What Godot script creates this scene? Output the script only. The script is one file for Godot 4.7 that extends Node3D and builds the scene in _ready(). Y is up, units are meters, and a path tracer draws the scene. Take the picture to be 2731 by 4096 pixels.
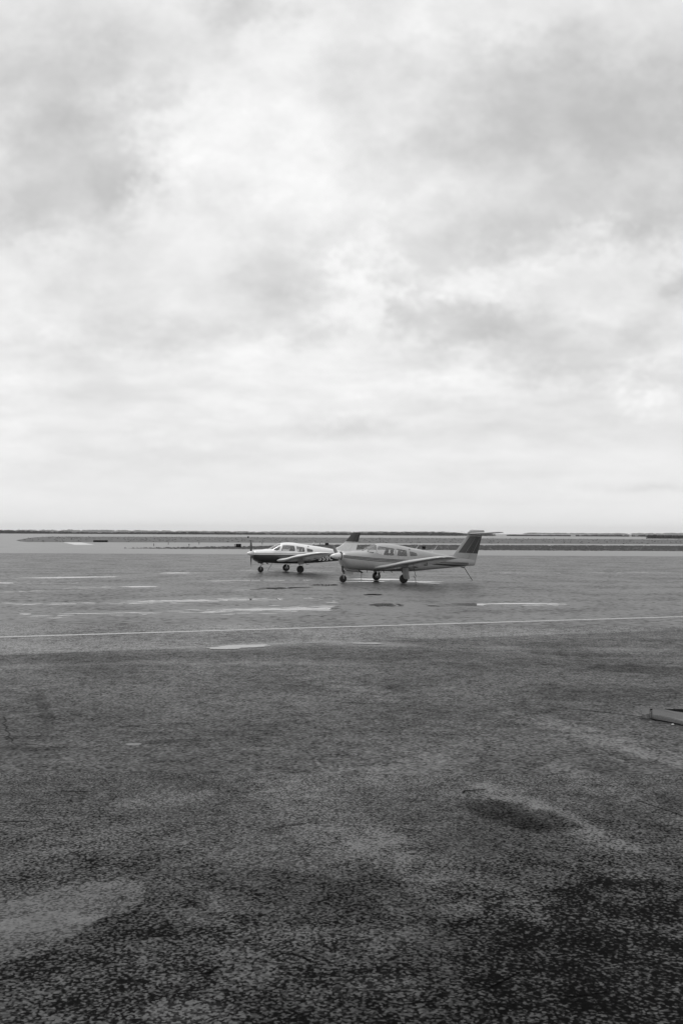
extends Node3D
# A small airfield apron after rain under a bright overcast sky: two parked light aircraft, grass strips,
# signs and a low line of bushes at the horizon. The photograph is black and white, so every colour is a grey.

# ---------------------------------------------------------------- camera numbers (photo pixels -> directions)
const F := 4200.0
const CX := 1365.5
const CY := 2048.0
const EYE := 2.28
const ROLL := 0.0050
var pitch := atan(83.6 / F)
var cam_basis := Basis(Vector3.RIGHT, atan(83.6 / F)) * Basis(Vector3.BACK, ROLL)

var M := {}
var used := {}
var lut := PackedByteArray()

func ray(px: float, py: float) -> Vector3:
	return cam_basis * Vector3((px - CX) / F, -(py - CY) / F, -1.0)

func gp(px: float, py: float, h := 0.0) -> Vector3:      # where that pixel's ray meets the ground
	var r := ray(px, py)
	return Vector3(0, EYE, 0) + r * ((h - EYE) / r.y)

func srgb(l: float) -> float:
	return 12.92 * l if l <= 0.0031308 else 1.055 * pow(l, 1.0 / 2.4) - 0.055

func grey(l: float) -> Color:
	var s := srgb(l)
	return Color(s, s, s)

# ---------------------------------------------------------------- helpers: naming
func numbered(called: String) -> String:
	if not used.has(called):
		used[called] = 0
		return called
	used[called] += 1
	return "%s_%03d" % [called, used[called]]

func tag(o: Node, label: String, category: String, group := "") -> Node:
	o.set_meta("label", label)
	o.set_meta("category", category)
	if group != "":
		o.set_meta("group", group)
	return o

func thing(called: String, at: Vector3, turn: float, label: String, category: String, group := "") -> Node3D:
	var o := Node3D.new()
	o.name = numbered(called)
	add_child(o)
	o.position = at
	o.rotation.y = turn
	tag(o, label, category, group)
	return o

func put(st: SurfaceTool, called: String, m: Material, parent: Node) -> MeshInstance3D:
	st.generate_normals()
	return put_mesh(st.commit(), called, m, parent)

func put_mesh(mesh: Mesh, called: String, m: Material, parent: Node) -> MeshInstance3D:
	var o := MeshInstance3D.new()
	o.name = numbered(called) if parent == self else called
	o.mesh = mesh
	if m:
		o.material_override = m
	parent.add_child(o, true)
	return o

func structure(o: Node) -> void:
	o.set_meta("kind", "structure")

# ---------------------------------------------------------------- helpers: shapes
func tool() -> SurfaceTool:
	var st := SurfaceTool.new()
	st.begin(Mesh.PRIMITIVE_TRIANGLES)
	return st

func tri(st: SurfaceTool, a: Vector3, b: Vector3, c: Vector3) -> void:
	st.add_vertex(a); st.add_vertex(b); st.add_vertex(c)

# rings: loops of points of equal count; the first ring is the far end when the loop runs clockwise
func loft(st: SurfaceTool, rings: Array, cap0 := true, cap1 := true) -> void:
	st.set_smooth_group(0)
	var n: int = rings[0].size()
	for i in rings.size() - 1:
		var p: PackedVector3Array = rings[i]
		var q: PackedVector3Array = rings[i + 1]
		for j in n:
			var k := (j + 1) % n
			tri(st, p[j], p[k], q[k]); tri(st, p[j], q[k], q[j])
	st.set_smooth_group(-1)
	if cap0: cap(st, rings[0], false)
	if cap1: cap(st, rings[-1], true)

func cap(st: SurfaceTool, r: PackedVector3Array, turned: bool) -> void:
	var c := Vector3.ZERO
	for p in r: c += p / r.size()
	for j in r.size():
		var k := (j + 1) % r.size()
		if turned: tri(st, c, r[j], r[k])
		else: tri(st, c, r[k], r[j])

func ring(c: Vector3, u: Vector3, v: Vector3, n: int) -> PackedVector3Array:
	var out := PackedVector3Array()
	for j in n:
		var a := TAU * j / n
		out.append(c + u * cos(a) + v * sin(a))
	return out

func tube(st: SurfaceTool, path: Array, radii: Array, n := 10) -> void:
	var rings := []
	for i in path.size():
		var d: Vector3 = (path[mini(i + 1, path.size() - 1)] - path[maxi(i - 1, 0)]).normalized()
		var u := d.cross(Vector3.UP if absf(d.y) < 0.9 else Vector3.RIGHT).normalized()
		var v := d.cross(u).normalized()
		var r: float = radii[mini(i, radii.size() - 1)]
		rings.append(ring(path[i], u * r, v * r, n))
	loft(st, rings)

# a lathe about the axis from c along d; profile holds Vector2(distance along, radius)
func lathe(st: SurfaceTool, c: Vector3, d: Vector3, profile: Array, n := 20) -> void:
	d = d.normalized()
	var u := d.cross(Vector3.UP if absf(d.y) < 0.9 else Vector3.RIGHT).normalized()
	var v := d.cross(u).normalized()
	var rings := []
	for p in profile:
		var r: float = maxf(p.y, 0.0005)
		rings.append(ring(c + d * p.x, u * r, v * r, n))
	loft(st, rings)

# a box with chamfered edges
func rbox(st: SurfaceTool, c: Vector3, s: Vector3, b := 0.01, t := Basis.IDENTITY) -> void:
	b = minf(b, minf(s.x, minf(s.y, s.z)) * 0.45)
	var rings := []
	for e in [[-0.5, b], [-0.5, 0.0], [0.5, 0.0], [0.5, b]]:
		var i := rings.size()
		var y: float = e[0] * s.y + (0.0 if i == 0 or i == 3 else (b if i == 1 else -b))
		var x: float = s.x * 0.5 - e[1]
		var z: float = s.z * 0.5 - e[1]
		var q := PackedVector3Array()
		for p in [Vector2(x - b, -z), Vector2(x, -z + b), Vector2(x, z - b), Vector2(x - b, z), Vector2(-x + b, z), Vector2(-x, z - b), Vector2(-x, -z + b), Vector2(-x + b, -z)]:
			q.append(c + t * Vector3(p.x, y, p.y))
		rings.append(q)
	st.set_smooth_group(-1)
	for i in 3:
		for j in 8:
			var k := (j + 1) % 8
			tri(st, rings[i][j], rings[i + 1][k], rings[i][k]); tri(st, rings[i][j], rings[i + 1][j], rings[i + 1][k])
	cap(st, rings[0], true); cap(st, rings[3], false)

# flat sheet from an outline in x, z
func sheet(outline: PackedVector2Array, y: float, uv := 1.0) -> SurfaceTool:
	var st := tool()
	st.set_smooth_group(-1)
	var ids := Geometry2D.triangulate_polygon(outline)
	for i in range(0, ids.size(), 3):
		var a := outline[ids[i]]
		var b := outline[ids[i + 1]]
		var c := outline[ids[i + 2]]
		var order := [a, b, c] if (b - a).cross(c - a) > 0 else [a, c, b]
		for p in order:
			st.set_uv(p * uv)
			st.add_vertex(Vector3(p.x, y, p.y))
	return st

# ---------------------------------------------------------------- helpers: skins cut in side view
# grid of points with normals; every triangle is cut in the x, y side view by the regions, in order; what is left goes to "base"
func cut_grid(P: Array, N: Array, regions: Array, out: Dictionary) -> void:
	for i in P.size() - 1:
		for j in P[0].size() - 1:
			cut_tri([P[i][j], P[i + 1][j], P[i + 1][j + 1]], [N[i][j], N[i + 1][j], N[i + 1][j + 1]], regions, out)
			cut_tri([P[i][j], P[i + 1][j + 1], P[i][j + 1]], [N[i][j], N[i + 1][j + 1], N[i][j + 1]], regions, out)

func emit(out: Dictionary, key: String, p: Array, n: Array) -> void:
	if not out.has(key): out[key] = [PackedVector3Array(), PackedVector3Array()]
	var face: Vector3 = (p[2] - p[0]).cross(p[1] - p[0])
	if face.length_squared() < 1e-14: return
	var order := [0, 1, 2] if face.dot(n[0] + n[1] + n[2]) > 0 else [0, 2, 1]
	for k in order:
		out[key][0].append(p[k]); out[key][1].append(n[k])

func cut_tri(p: Array, n: Array, regions: Array, out: Dictionary) -> void:
	var t := PackedVector2Array()
	for q in p: t.append(Vector2(q.x, q.y) * 100.0)
	var area := (t[1] - t[0]).cross(t[2] - t[0])
	var box := Rect2(t[0], Vector2.ZERO).expand(t[1]).expand(t[2])
	var touched := false
	for r in regions:
		if box.grow(0.01).intersects(r.box): touched = true
	if not touched or absf(area) < 1e-3:
		# nothing to cut, or edge-on in the side view: decide by its middle
		var key := "base"
		if touched:
			var mid := (t[0] + t[1] + t[2]) / 3.0
			for r in regions:
				if Geometry2D.is_point_in_polygon(mid, r.poly):
					key = r.key; break
		emit(out, key, p, n)
		return
	var rest := [t]
	for r in regions:
		if not box.intersects(r.box): continue
		var next := []
		for piece in rest:
			for q in Geometry2D.intersect_polygons(piece, r.poly): lift(q, t, area, p, n, out, r.key)
			for q in Geometry2D.clip_polygons(piece, r.poly): next.append(q)
		rest = next
	for q in rest: lift(q, t, area, p, n, out, "base")

func lift(q: PackedVector2Array, t: PackedVector2Array, area: float, p: Array, n: Array, out: Dictionary, key: String) -> void:
	var ids := Geometry2D.triangulate_polygon(q)
	for i in range(0, ids.size(), 3):
		var pp := []
		var nn := []
		for k in 3:
			var s := q[ids[i + k]]
			var b := (s - t[0]).cross(t[2] - t[0]) / area
			var c := (t[1] - t[0]).cross(s - t[0]) / area
			var a := 1.0 - b - c
			pp.append(p[0] * a + p[1] * b + p[2] * c)
			nn.append((n[0] * a + n[1] * b + n[2] * c).normalized())
		emit(out, key, pp, nn)

func region(key: String, pts: Array) -> Dictionary:
	var poly := PackedVector2Array()
	for p in pts: poly.append(Vector2(p[0], p[1]) * 100.0)
	if Geometry2D.is_polygon_clockwise(poly): poly.reverse()
	var box := Rect2(poly[0], Vector2.ZERO)
	for p in poly: box = box.expand(p)
	return {"key": key, "poly": poly, "box": box}

func surface_of(mesh: ArrayMesh, d: Array, m: Material) -> void:
	var a := []
	a.resize(Mesh.ARRAY_MAX)
	a[Mesh.ARRAY_VERTEX] = d[0]
	a[Mesh.ARRAY_NORMAL] = d[1]
	mesh.add_surface_from_arrays(Mesh.PRIMITIVE_TRIANGLES, a)
	mesh.surface_set_material(mesh.get_surface_count() - 1, m)

# rounded outline: corners of a polygon cut by short arcs
func soft(pts: Array, r: float) -> Array:
	var out := []
	for i in pts.size():
		var a := Vector2(pts[i - 1][0], pts[i - 1][1])
		var b := Vector2(pts[i][0], pts[i][1])
		var c := Vector2(pts[(i + 1) % pts.size()][0], pts[(i + 1) % pts.size()][1])
		var p := b + (a - b).limit_length(r)
		var q := b + (c - b).limit_length(r)
		for k in 5:
			var s := k / 4.0
			var v := p.lerp(b, s).lerp(b.lerp(q, s), s)
			out.append([v.x, v.y])
	return out

# ---------------------------------------------------------------- aircraft
# stations of a fuselage: [x forward, top, bottom, half width, belt (0..1 of the height), upper power, lower power]
func station(S: Array, x: float) -> Array:
	var i := 0
	while i < S.size() - 2 and x < S[i + 1][0]: i += 1
	var a: Array = S[i]
	var b: Array = S[i + 1]
	var pa: Array = S[maxi(i - 1, 0)]
	var pb: Array = S[mini(i + 2, S.size() - 1)]
	var t := clampf((x - a[0]) / (b[0] - a[0]), 0.0, 1.0)
	var out := [x]
	for k in range(1, 7):
		# monotone cubic in x
		var h: float = b[0] - a[0]
		var d: float = (b[k] - a[k]) / h
		var da: float = (a[k] - pa[k]) / (a[0] - pa[0]) if a[0] != pa[0] else d
		var db: float = (pb[k] - b[k]) / (pb[0] - b[0]) if pb[0] != b[0] else d
		var ma := 0.0 if da * d <= 0 else 2.0 * da * d / (da + d)
		var mb := 0.0 if db * d <= 0 else 2.0 * db * d / (db + d)
		var t2 := t * t
		var t3 := t2 * t
		out.append(a[k] * (2 * t3 - 3 * t2 + 1) + ma * h * (t3 - 2 * t2 + t) + b[k] * (3 * t2 - 2 * t3) + mb * h * (t3 - t2))
	return out

func section_point(s: Array, t: float, side: float) -> Vector3:   # t from -1 (bottom) to 1 (top)
	var yb: float = lerpf(s[2], s[1], s[4])
	var a := t * PI / 2
	var e: float = 2.0 / (s[5] if t >= 0 else s[6])
	var z: float = s[3] * pow(maxf(cos(a), 0.0), e)
	var h: float = (s[1] - yb) if t >= 0 else (yb - s[2])
	var y: float = yb + signf(t) * h * pow(absf(sin(a)), e)
	return Vector3(s[0], y, z * side)

func side_at(S: Array, x: float, y: float) -> float:      # half width of the skin there
	var s := station(S, x)
	var lo := -1.0
	var hi := 1.0
	for k in 30:
		var mid := (lo + hi) / 2
		if section_point(s, mid, 1.0).y < y: lo = mid
		else: hi = mid
	return section_point(s, lo, 1.0).z

func grid_normals(P: Array, side: float) -> Array:
	var N := []
	for i in P.size():
		var row := []
		for j in P[0].size():
			var du: Vector3 = P[mini(i + 1, P.size() - 1)][j] - P[maxi(i - 1, 0)][j]
			var dv: Vector3 = P[i][mini(j + 1, P[0].size() - 1)] - P[i][maxi(j - 1, 0)]
			var n := du.cross(dv)
			if n.length() < 1e-9: n = Vector3(0, 0, side)
			n = n.normalized()
			row.append(n)
		N.append(row)
	return N

func fuselage(S: Array, regions: Array, paints: Dictionary, panes: Array, parent: Node) -> void:
	var out := {}
	var windows := [{}, {}]
	for side in [1.0, -1.0]:
		var P := []
		var x: float = S[0][0]
		var last: float = S[-1][0]
		var xs := []
		while x > last + 0.02:
			xs.append(x)
			x -= 0.012 if x > S[0][0] - 0.1 else 0.055
		xs.append(last)
		for xx in xs:
			var s := station(S, xx)
			var row := []
			for j in 25:
				row.append(section_point(s, -1.0 + 2.0 * j / 24.0, side))
			P.append(row)
		var N := grid_normals(P, side)
		for i in N.size():
			for j in N[0].size():
				var c := Vector3(P[i][j].x, lerpf(P[i][0].y, P[i][24].y, 0.5), 0)
				if N[i][j].dot(P[i][j] - c) < 0: N[i][j] = -N[i][j]
				if j == 0: N[i][j].z = 0
				if j == 24: N[i][j].z = 0
				N[i][j] = N[i][j].normalized()
		var here := {}
		cut_grid(P, N, regions, here)
		for key in here:
			if key.begins_with("pane"):
				windows[0 if side > 0 else 1][key] = here[key]
			elif out.has(key):
				out[key][0].append_array(here[key][0]); out[key][1].append_array(here[key][1])
			else:
				out[key] = here[key]
		# end discs
		for e in [0, P.size() - 1]:
			var nn := Vector3(1 if e == 0 else -1, 0, 0)
			for j in 24:
				emit(out, "base", [P[e][j], P[e][j + 1], Vector3(P[e][j].x, (P[e][0].y + P[e][24].y) / 2, 0)], [nn, nn, nn])
	var mesh := ArrayMesh.new()
	for key in out: surface_of(mesh, out[key], paints[key])
	put_mesh(mesh, "fuselage", null, parent)
	for w in windows:
		for key in w:
			var g := ArrayMesh.new()
			var d: Array = w[key]
			for k in d[0].size(): d[0][k] -= d[1][k] * 0.006
			surface_of(g, d, M.glass)
			put_mesh(g, "windscreen" if key == "pane0" else "cabin_window", null, parent)

# a wing or tail surface between chord fractions; stations: [span z, leading x, chord, y, thickness, incidence]
func foil_rings(S: Array, c0: float, c1: float, side: float, vertical := false) -> Array:
	var rings := []
	for s in S:
		var q := PackedVector3Array()
		var pts := []
		var n := 12
		for k in n + 1:
			var f := c0 + (c1 - c0) * (1 - cos(PI * k / n)) / 2
			pts.append([f, 1.0])
		for k in range(n, -1, -1):
			var f := c0 + (c1 - c0) * (1 - cos(PI * k / n)) / 2
			pts.append([f, -1.0])
		for p in pts:
			var f: float = p[0]
			var th: float = 5.0 * s[4] * (0.2969 * sqrt(f) - 0.126 * f - 0.3516 * f * f + 0.2843 * f * f * f - 0.1015 * f * f * f * f)
			var cam: float = 0.0 if vertical else 0.025 * 4.0 * f * (1 - f)
			var h: float = (cam + p[1] * (th + 0.0015)) * s[2]
			if vertical:
				q.append(Vector3(s[1] - f * s[2], s[3], h * side))
			else:
				q.append(Vector3(s[1] - f * s[2], s[3] + h + (0.3 - f) * s[2] * tan(s[5]), s[0] * side))
		if side > 0 and not vertical: q.reverse()
		rings.append(q)
	return rings

func between(S: Array, z0: float, z1: float) -> Array:
	var out := []
	var zs := [z0]
	for s in S:
		if s[0] > z0 + 0.001 and s[0] < z1 - 0.001: zs.append(s[0])
	zs.append(z1)
	for z in zs:
		var i := 0
		while i < S.size() - 2 and z > S[i + 1][0]: i += 1
		var t: float = (z - S[i][0]) / (S[i + 1][0] - S[i][0])
		var r := [z]
		for k in range(1, 6): r.append(lerpf(S[i][k], S[i + 1][k], t))
		out.append(r)
	return out

func foil(S: Array, z0: float, z1: float, c0: float, c1: float, side: float, called: String, m: Material, parent: Node) -> MeshInstance3D:
	var st := tool()
	loft(st, foil_rings(between(S, z0, z1), c0, c1, side))
	return put(st, called, m, parent)

func wing(S: Array, side: float, paint: Material, under: Material, parent: Node) -> Node3D:
	var tip: float = S[-1][0]
	var st := tool()
	var z_flap0 := 0.62
	var z_flap1 := 2.75
	var z_ail1 := 4.75
	loft(st, foil_rings(between(S, S[0][0], z_flap0), 0.0, 1.0, side))
	loft(st, foil_rings(between(S, z_flap0, z_flap1), 0.0, 0.775, side))
	loft(st, foil_rings(between(S, z_flap1, z_ail1), 0.0, 0.775, side))
	loft(st, foil_rings(between(S, z_ail1, tip), 0.0, 1.0, side))
	var w := put(st, "wing", paint, parent)
	foil(S, z_flap0 + 0.012, z_flap1 - 0.008, 0.785, 1.0, side, "flap", under, w)
	foil(S, z_flap1 + 0.008, z_ail1 - 0.012, 0.785, 1.0, side, "aileron", under, w)
	return w

func wheel(c: Vector3, r: float, w: float, parent: Node) -> void:
	var st := tool()
	var prof := []
	for k in 13:
		var a := -0.5 * PI + PI * k / 12.0
		prof.append(Vector2(sin(a) * w * 0.5, r * 0.62 + r * 0.38 * pow(maxf(cos(a), 0.0), 0.55)))
	lathe(st, c, Vector3(0, 0, 1), prof, 32)
	put(st, "tyre", M.tyre, parent)
	st = tool()
	lathe(st, c, Vector3(0, 0, 1), [Vector2(-w * 0.46, 0.02), Vector2(-w * 0.5, r * 0.2), Vector2(-w * 0.47, r * 0.28), Vector2(-w * 0.36, r * 0.5), Vector2(-w * 0.42, r * 0.6), Vector2(w * 0.42, r * 0.6), Vector2(w * 0.36, r * 0.5), Vector2(w * 0.47, r * 0.28), Vector2(w * 0.5, r * 0.2), Vector2(w * 0.46, 0.02)], 24)
	put(st, "wheel_rim", M.rim, parent)

func node(called: String, parent: Node) -> Node3D:
	var o := Node3D.new()
	o.name = called
	parent.add_child(o, true)
	return o

func blade(c: Vector3, dir: Vector3, length: float, parent: Node) -> void:
	# a twisted, tapered propeller blade in the plane across x
	var st := tool()
	var across := Vector3(1, 0, 0).cross(dir).normalized()
	var rings := []
	var widths := [0.045, 0.06, 0.075, 0.085, 0.082, 0.07, 0.05, 0.02]
	for k in 8:
		var f := 0.06 + 0.94 * k / 7.0
		var tw := lerpf(0.95, 0.35, f)
		var u: Vector3 = across * cos(tw) + Vector3(1, 0, 0) * sin(tw)
		var v := dir.cross(u).normalized()
		var w: float = widths[k]
		rings.append(ring(c + dir * length * f, u * w, v * lerpf(0.028, 0.008, f), 12))
	loft(st, rings)
	put(st, "propeller_blade", M.blade, parent)

func spinner(c: Vector3, r: float, length: float, m: Material, parent: Node) -> void:
	var st := tool()
	var prof := []
	for k in 11:
		var f := k / 10.0
		prof.append(Vector2(length * f, r * pow(maxf(1 - pow(f, 1.75), 0.0), 0.75)))
	lathe(st, c, Vector3(1, 0, 0), prof, 24)
	put(st, "spinner", m, parent)

func seat(c: Vector3, parent: Node) -> void:
	var s := node("seat", parent)
	var st := tool()
	rbox(st, c + Vector3(0.05, 0.0, 0), Vector3(0.46, 0.14, 0.44), 0.04)
	put(st, "cushion", M.cloth, s)
	st = tool()
	rbox(st, c + Vector3(-0.22, 0.26, 0), Vector3(0.12, 0.52, 0.44), 0.05, Basis(Vector3(0, 0, 1), 0.17))
	put(st, "backrest", M.cloth, s)
	st = tool()
	rbox(st, c + Vector3(-0.29, 0.6, 0), Vector3(0.09, 0.17, 0.26), 0.04, Basis(Vector3(0, 0, 1), 0.17))
	put(st, "headrest", M.cloth, s)

func cabin(S: Array, x_panel: float, seats: Array, floor_y: float, parent: Node) -> void:
	for p in seats: seat(p, parent)
	var st := tool()
	rbox(st, Vector3(x_panel, floor_y + 0.55, 0), Vector3(0.12, 0.30, 0.86), 0.04)
	put(st, "instrument_panel", M.black, parent)
	st = tool()
	rbox(st, Vector3(x_panel - 0.95, floor_y - 0.03, 0), Vector3(2.3, 0.03, 0.8), 0.005)
	put(st, "cabin_floor", M.cloth, parent)
	st = tool()
	rbox(st, Vector3(x_panel - 2.08, floor_y + 0.36, 0), Vector3(0.5, 0.66, 0.62), 0.05)
	put(st, "baggage_panel", M.cloth, parent)
	for z in [-0.24, 0.24]:
		st = tool()
		tube(st, [Vector3(x_panel - 0.05, floor_y + 0.5, z), Vector3(x_panel - 0.25, floor_y + 0.52, z)], [0.012], 8)
		lathe(st, Vector3(x_panel - 0.25, floor_y + 0.52, z), Vector3(-1, 0, 0), [Vector2(0, 0.02), Vector2(0.0, 0.14), Vector2(0.025, 0.14), Vector2(0.025, 0.02)], 16)
		put(st, "control_yoke", M.black, parent)

func fin(S: Array, regions: Array, paints: Dictionary, c0: float, c1: float, called: String, parent: Node) -> MeshInstance3D:
	# S: [height, leading x, chord, thickness]
	var out := {}
	for side in [1.0, -1.0]:
		var P := []
		for i in S.size():
			var s: Array = S[i]
			var row := []
			for k in 15:
				var f := c0 + (c1 - c0) * (1 - cos(PI * k / 14.0)) / 2
				var th: float = 5.0 * s[3] * (0.2969 * sqrt(f) - 0.126 * f - 0.3516 * f * f + 0.2843 * f * f * f - 0.1015 * f * f * f * f) + 0.003
				row.append(Vector3(s[1] - f * s[2], s[0], th * s[2] * side))
			P.append(row)
		var N := grid_normals(P, side)
		for i in N.size():
			for j in N[0].size():
				if N[i][j].z * side < 0: N[i][j] = -N[i][j]
		cut_grid(P, N, regions, out)
		# close the leading and trailing edges and the two ends
		for j in [0, 14]:
			var nn := Vector3(1 if j == 0 else -1, 0, 0)
			for i in P.size() - 1:
				var a: Vector3 = P[i][j]
				var b: Vector3 = P[i + 1][j]
				var a0 := Vector3(a.x, a.y, 0)
				var b0 := Vector3(b.x, b.y, 0)
				emit(out, "base", [a, b, b0], [nn, nn, nn]); emit(out, "base", [a, b0, a0], [nn, nn, nn])
		for i in [0, P.size() - 1]:
			var nn := Vector3(0, -1 if i == 0 else 1, 0)
			for j in 14:
				var a: Vector3 = P[i][j]
				var b: Vector3 = P[i][j + 1]
				var a0 := Vector3(a.x, a.y, 0)
				var b0 := Vector3(b.x, b.y, 0)
				emit(out, "base", [a, b, b0], [nn, nn, nn]); emit(out, "base", [a, b0, a0], [nn, nn, nn])
	var mesh := ArrayMesh.new()
	for key in out: surface_of(mesh, out[key], paints[key])
	return put_mesh(mesh, called, null, parent)

func rod(parent: Node, called: String, m: Material, path: Array, radii: Array, n := 8) -> void:
	var st := tool()
	tube(st, path, radii, n)
	put(st, called, m, parent)

func nose_gear(x: float, r: float, y_top: float, x_top: float, parent: Node) -> void:
	var g := node("nose_gear", parent)
	rod(g, "strut", M.metal_dark, [Vector3(x_top, y_top + 0.15, 0), Vector3(lerpf(x_top, x, 0.6), lerpf(y_top, r * 2 + 0.06, 0.6), 0)], [0.045, 0.042], 12)
	rod(g, "piston", M.chrome, [Vector3(lerpf(x_top, x, 0.5), lerpf(y_top, r * 2 + 0.06, 0.5), 0), Vector3(x, r * 2 + 0.05, 0)], [0.028], 12)
	var st := tool()
	for s in [-1.0, 1.0]:
		tube(st, [Vector3(x, r * 2 + 0.07, 0), Vector3(x, r * 2 + 0.05, 0.075 * s), Vector3(x, r, 0.085 * s)], [0.022, 0.02, 0.016], 8)
	put(st, "fork", M.metal, g)
	st = tool()
	var k := Vector3(x - 0.16, r * 2 + 0.13, 0)
	for s in [-1.0, 1.0]:
		tube(st, [Vector3(x_top, y_top - 0.02, 0.03 * s), k], [0.012], 6)
		tube(st, [k, Vector3(x - 0.02, r * 2 + 0.06, 0.03 * s)], [0.012], 6)
	put(st, "torque_link", M.metal_dark, g)
	wheel(Vector3(x, r, 0), r, 0.125, g)

func main_gear(z: float, r: float, y_top: float, kind: String, parent: Node) -> void:
	var g := node("main_gear", parent)
	var s := signf(z)
	var zl := z - s * 0.13
	rod(g, "strut", M.metal_dark, [Vector3(0.0, y_top + 0.12, zl), Vector3(0, (y_top + r) * 0.5 + 0.03, zl)], [0.05, 0.046], 12)
	rod(g, "piston", M.chrome, [Vector3(0, (y_top + r) * 0.5 + 0.06, zl), Vector3(0, r, zl)], [0.03], 12)
	rod(g, "axle", M.metal_dark, [Vector3(0, r, zl - s * 0.03), Vector3(0, r, z)], [0.025], 10)
	var st := tool()
	for e in [-1.0, 1.0]:
		tube(st, [Vector3(-0.03, y_top - 0.06, zl + 0.025 * e), Vector3(-0.19, (y_top + r) * 0.5 - 0.02, zl), Vector3(-0.02, r + 0.03, zl + 0.025 * e)], [0.013], 6)
	put(st, "torque_link", M.metal_dark, g)
	st = tool()
	lathe(st, Vector3(0, r, zl + s * 0.03), Vector3(0, 0, s), [Vector2(0, 0.01), Vector2(0, r * 0.52), Vector2(0.012, r * 0.52), Vector2(0.012, 0.01)], 20)
	put(st, "brake_disc", M.metal, g)
	wheel(Vector3(0, r, z), r, 0.155, g)
	st = tool()
	if kind == "door":
		var rings := []
		for e in [[y_top + 0.06, 0.13, -0.20], [0.42, 0.10, -0.21], [0.24, 0.05, -0.24], [0.19, -0.02, -0.245]]:
			var q := PackedVector3Array()
			for c in [Vector2(e[1], 0.012), Vector2(e[1], -0.012), Vector2(e[2], -0.012), Vector2(e[2], 0.012)]:
				q.append(Vector3(c.x, e[0], z + s * (0.105 + c.y)))
			rings.append(q)
		loft(st, rings)
		put(st, "gear_door", M.paint_grey, g)
	else:
		var rings := []
		for e in [[y_top + 0.10, 0.13, -0.27], [y_top - 0.02, 0.12, -0.26], [y_top - 0.15, 0.10, -0.22], [y_top - 0.17, 0.08, -0.20]]:
			var q := PackedVector3Array()
			for j in 16:
				var a := TAU * j / 16
				var cx: float = (e[1] + e[2]) / 2
				q.append(Vector3(cx + (e[1] - cx) * cos(a), e[0], zl + 0.075 * sin(a)))
			rings.append(q)
		loft(st, rings)
		put(st, "leg_fairing", M.paint_grey, g)

func tail_plane(S: Array, m: Material, parent: Node) -> void:
	for side in [1.0, -1.0]:
		foil(S, S[0][0], S[-1][0], 0.0, 1.0, side, "stabilator", m, parent)

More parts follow.
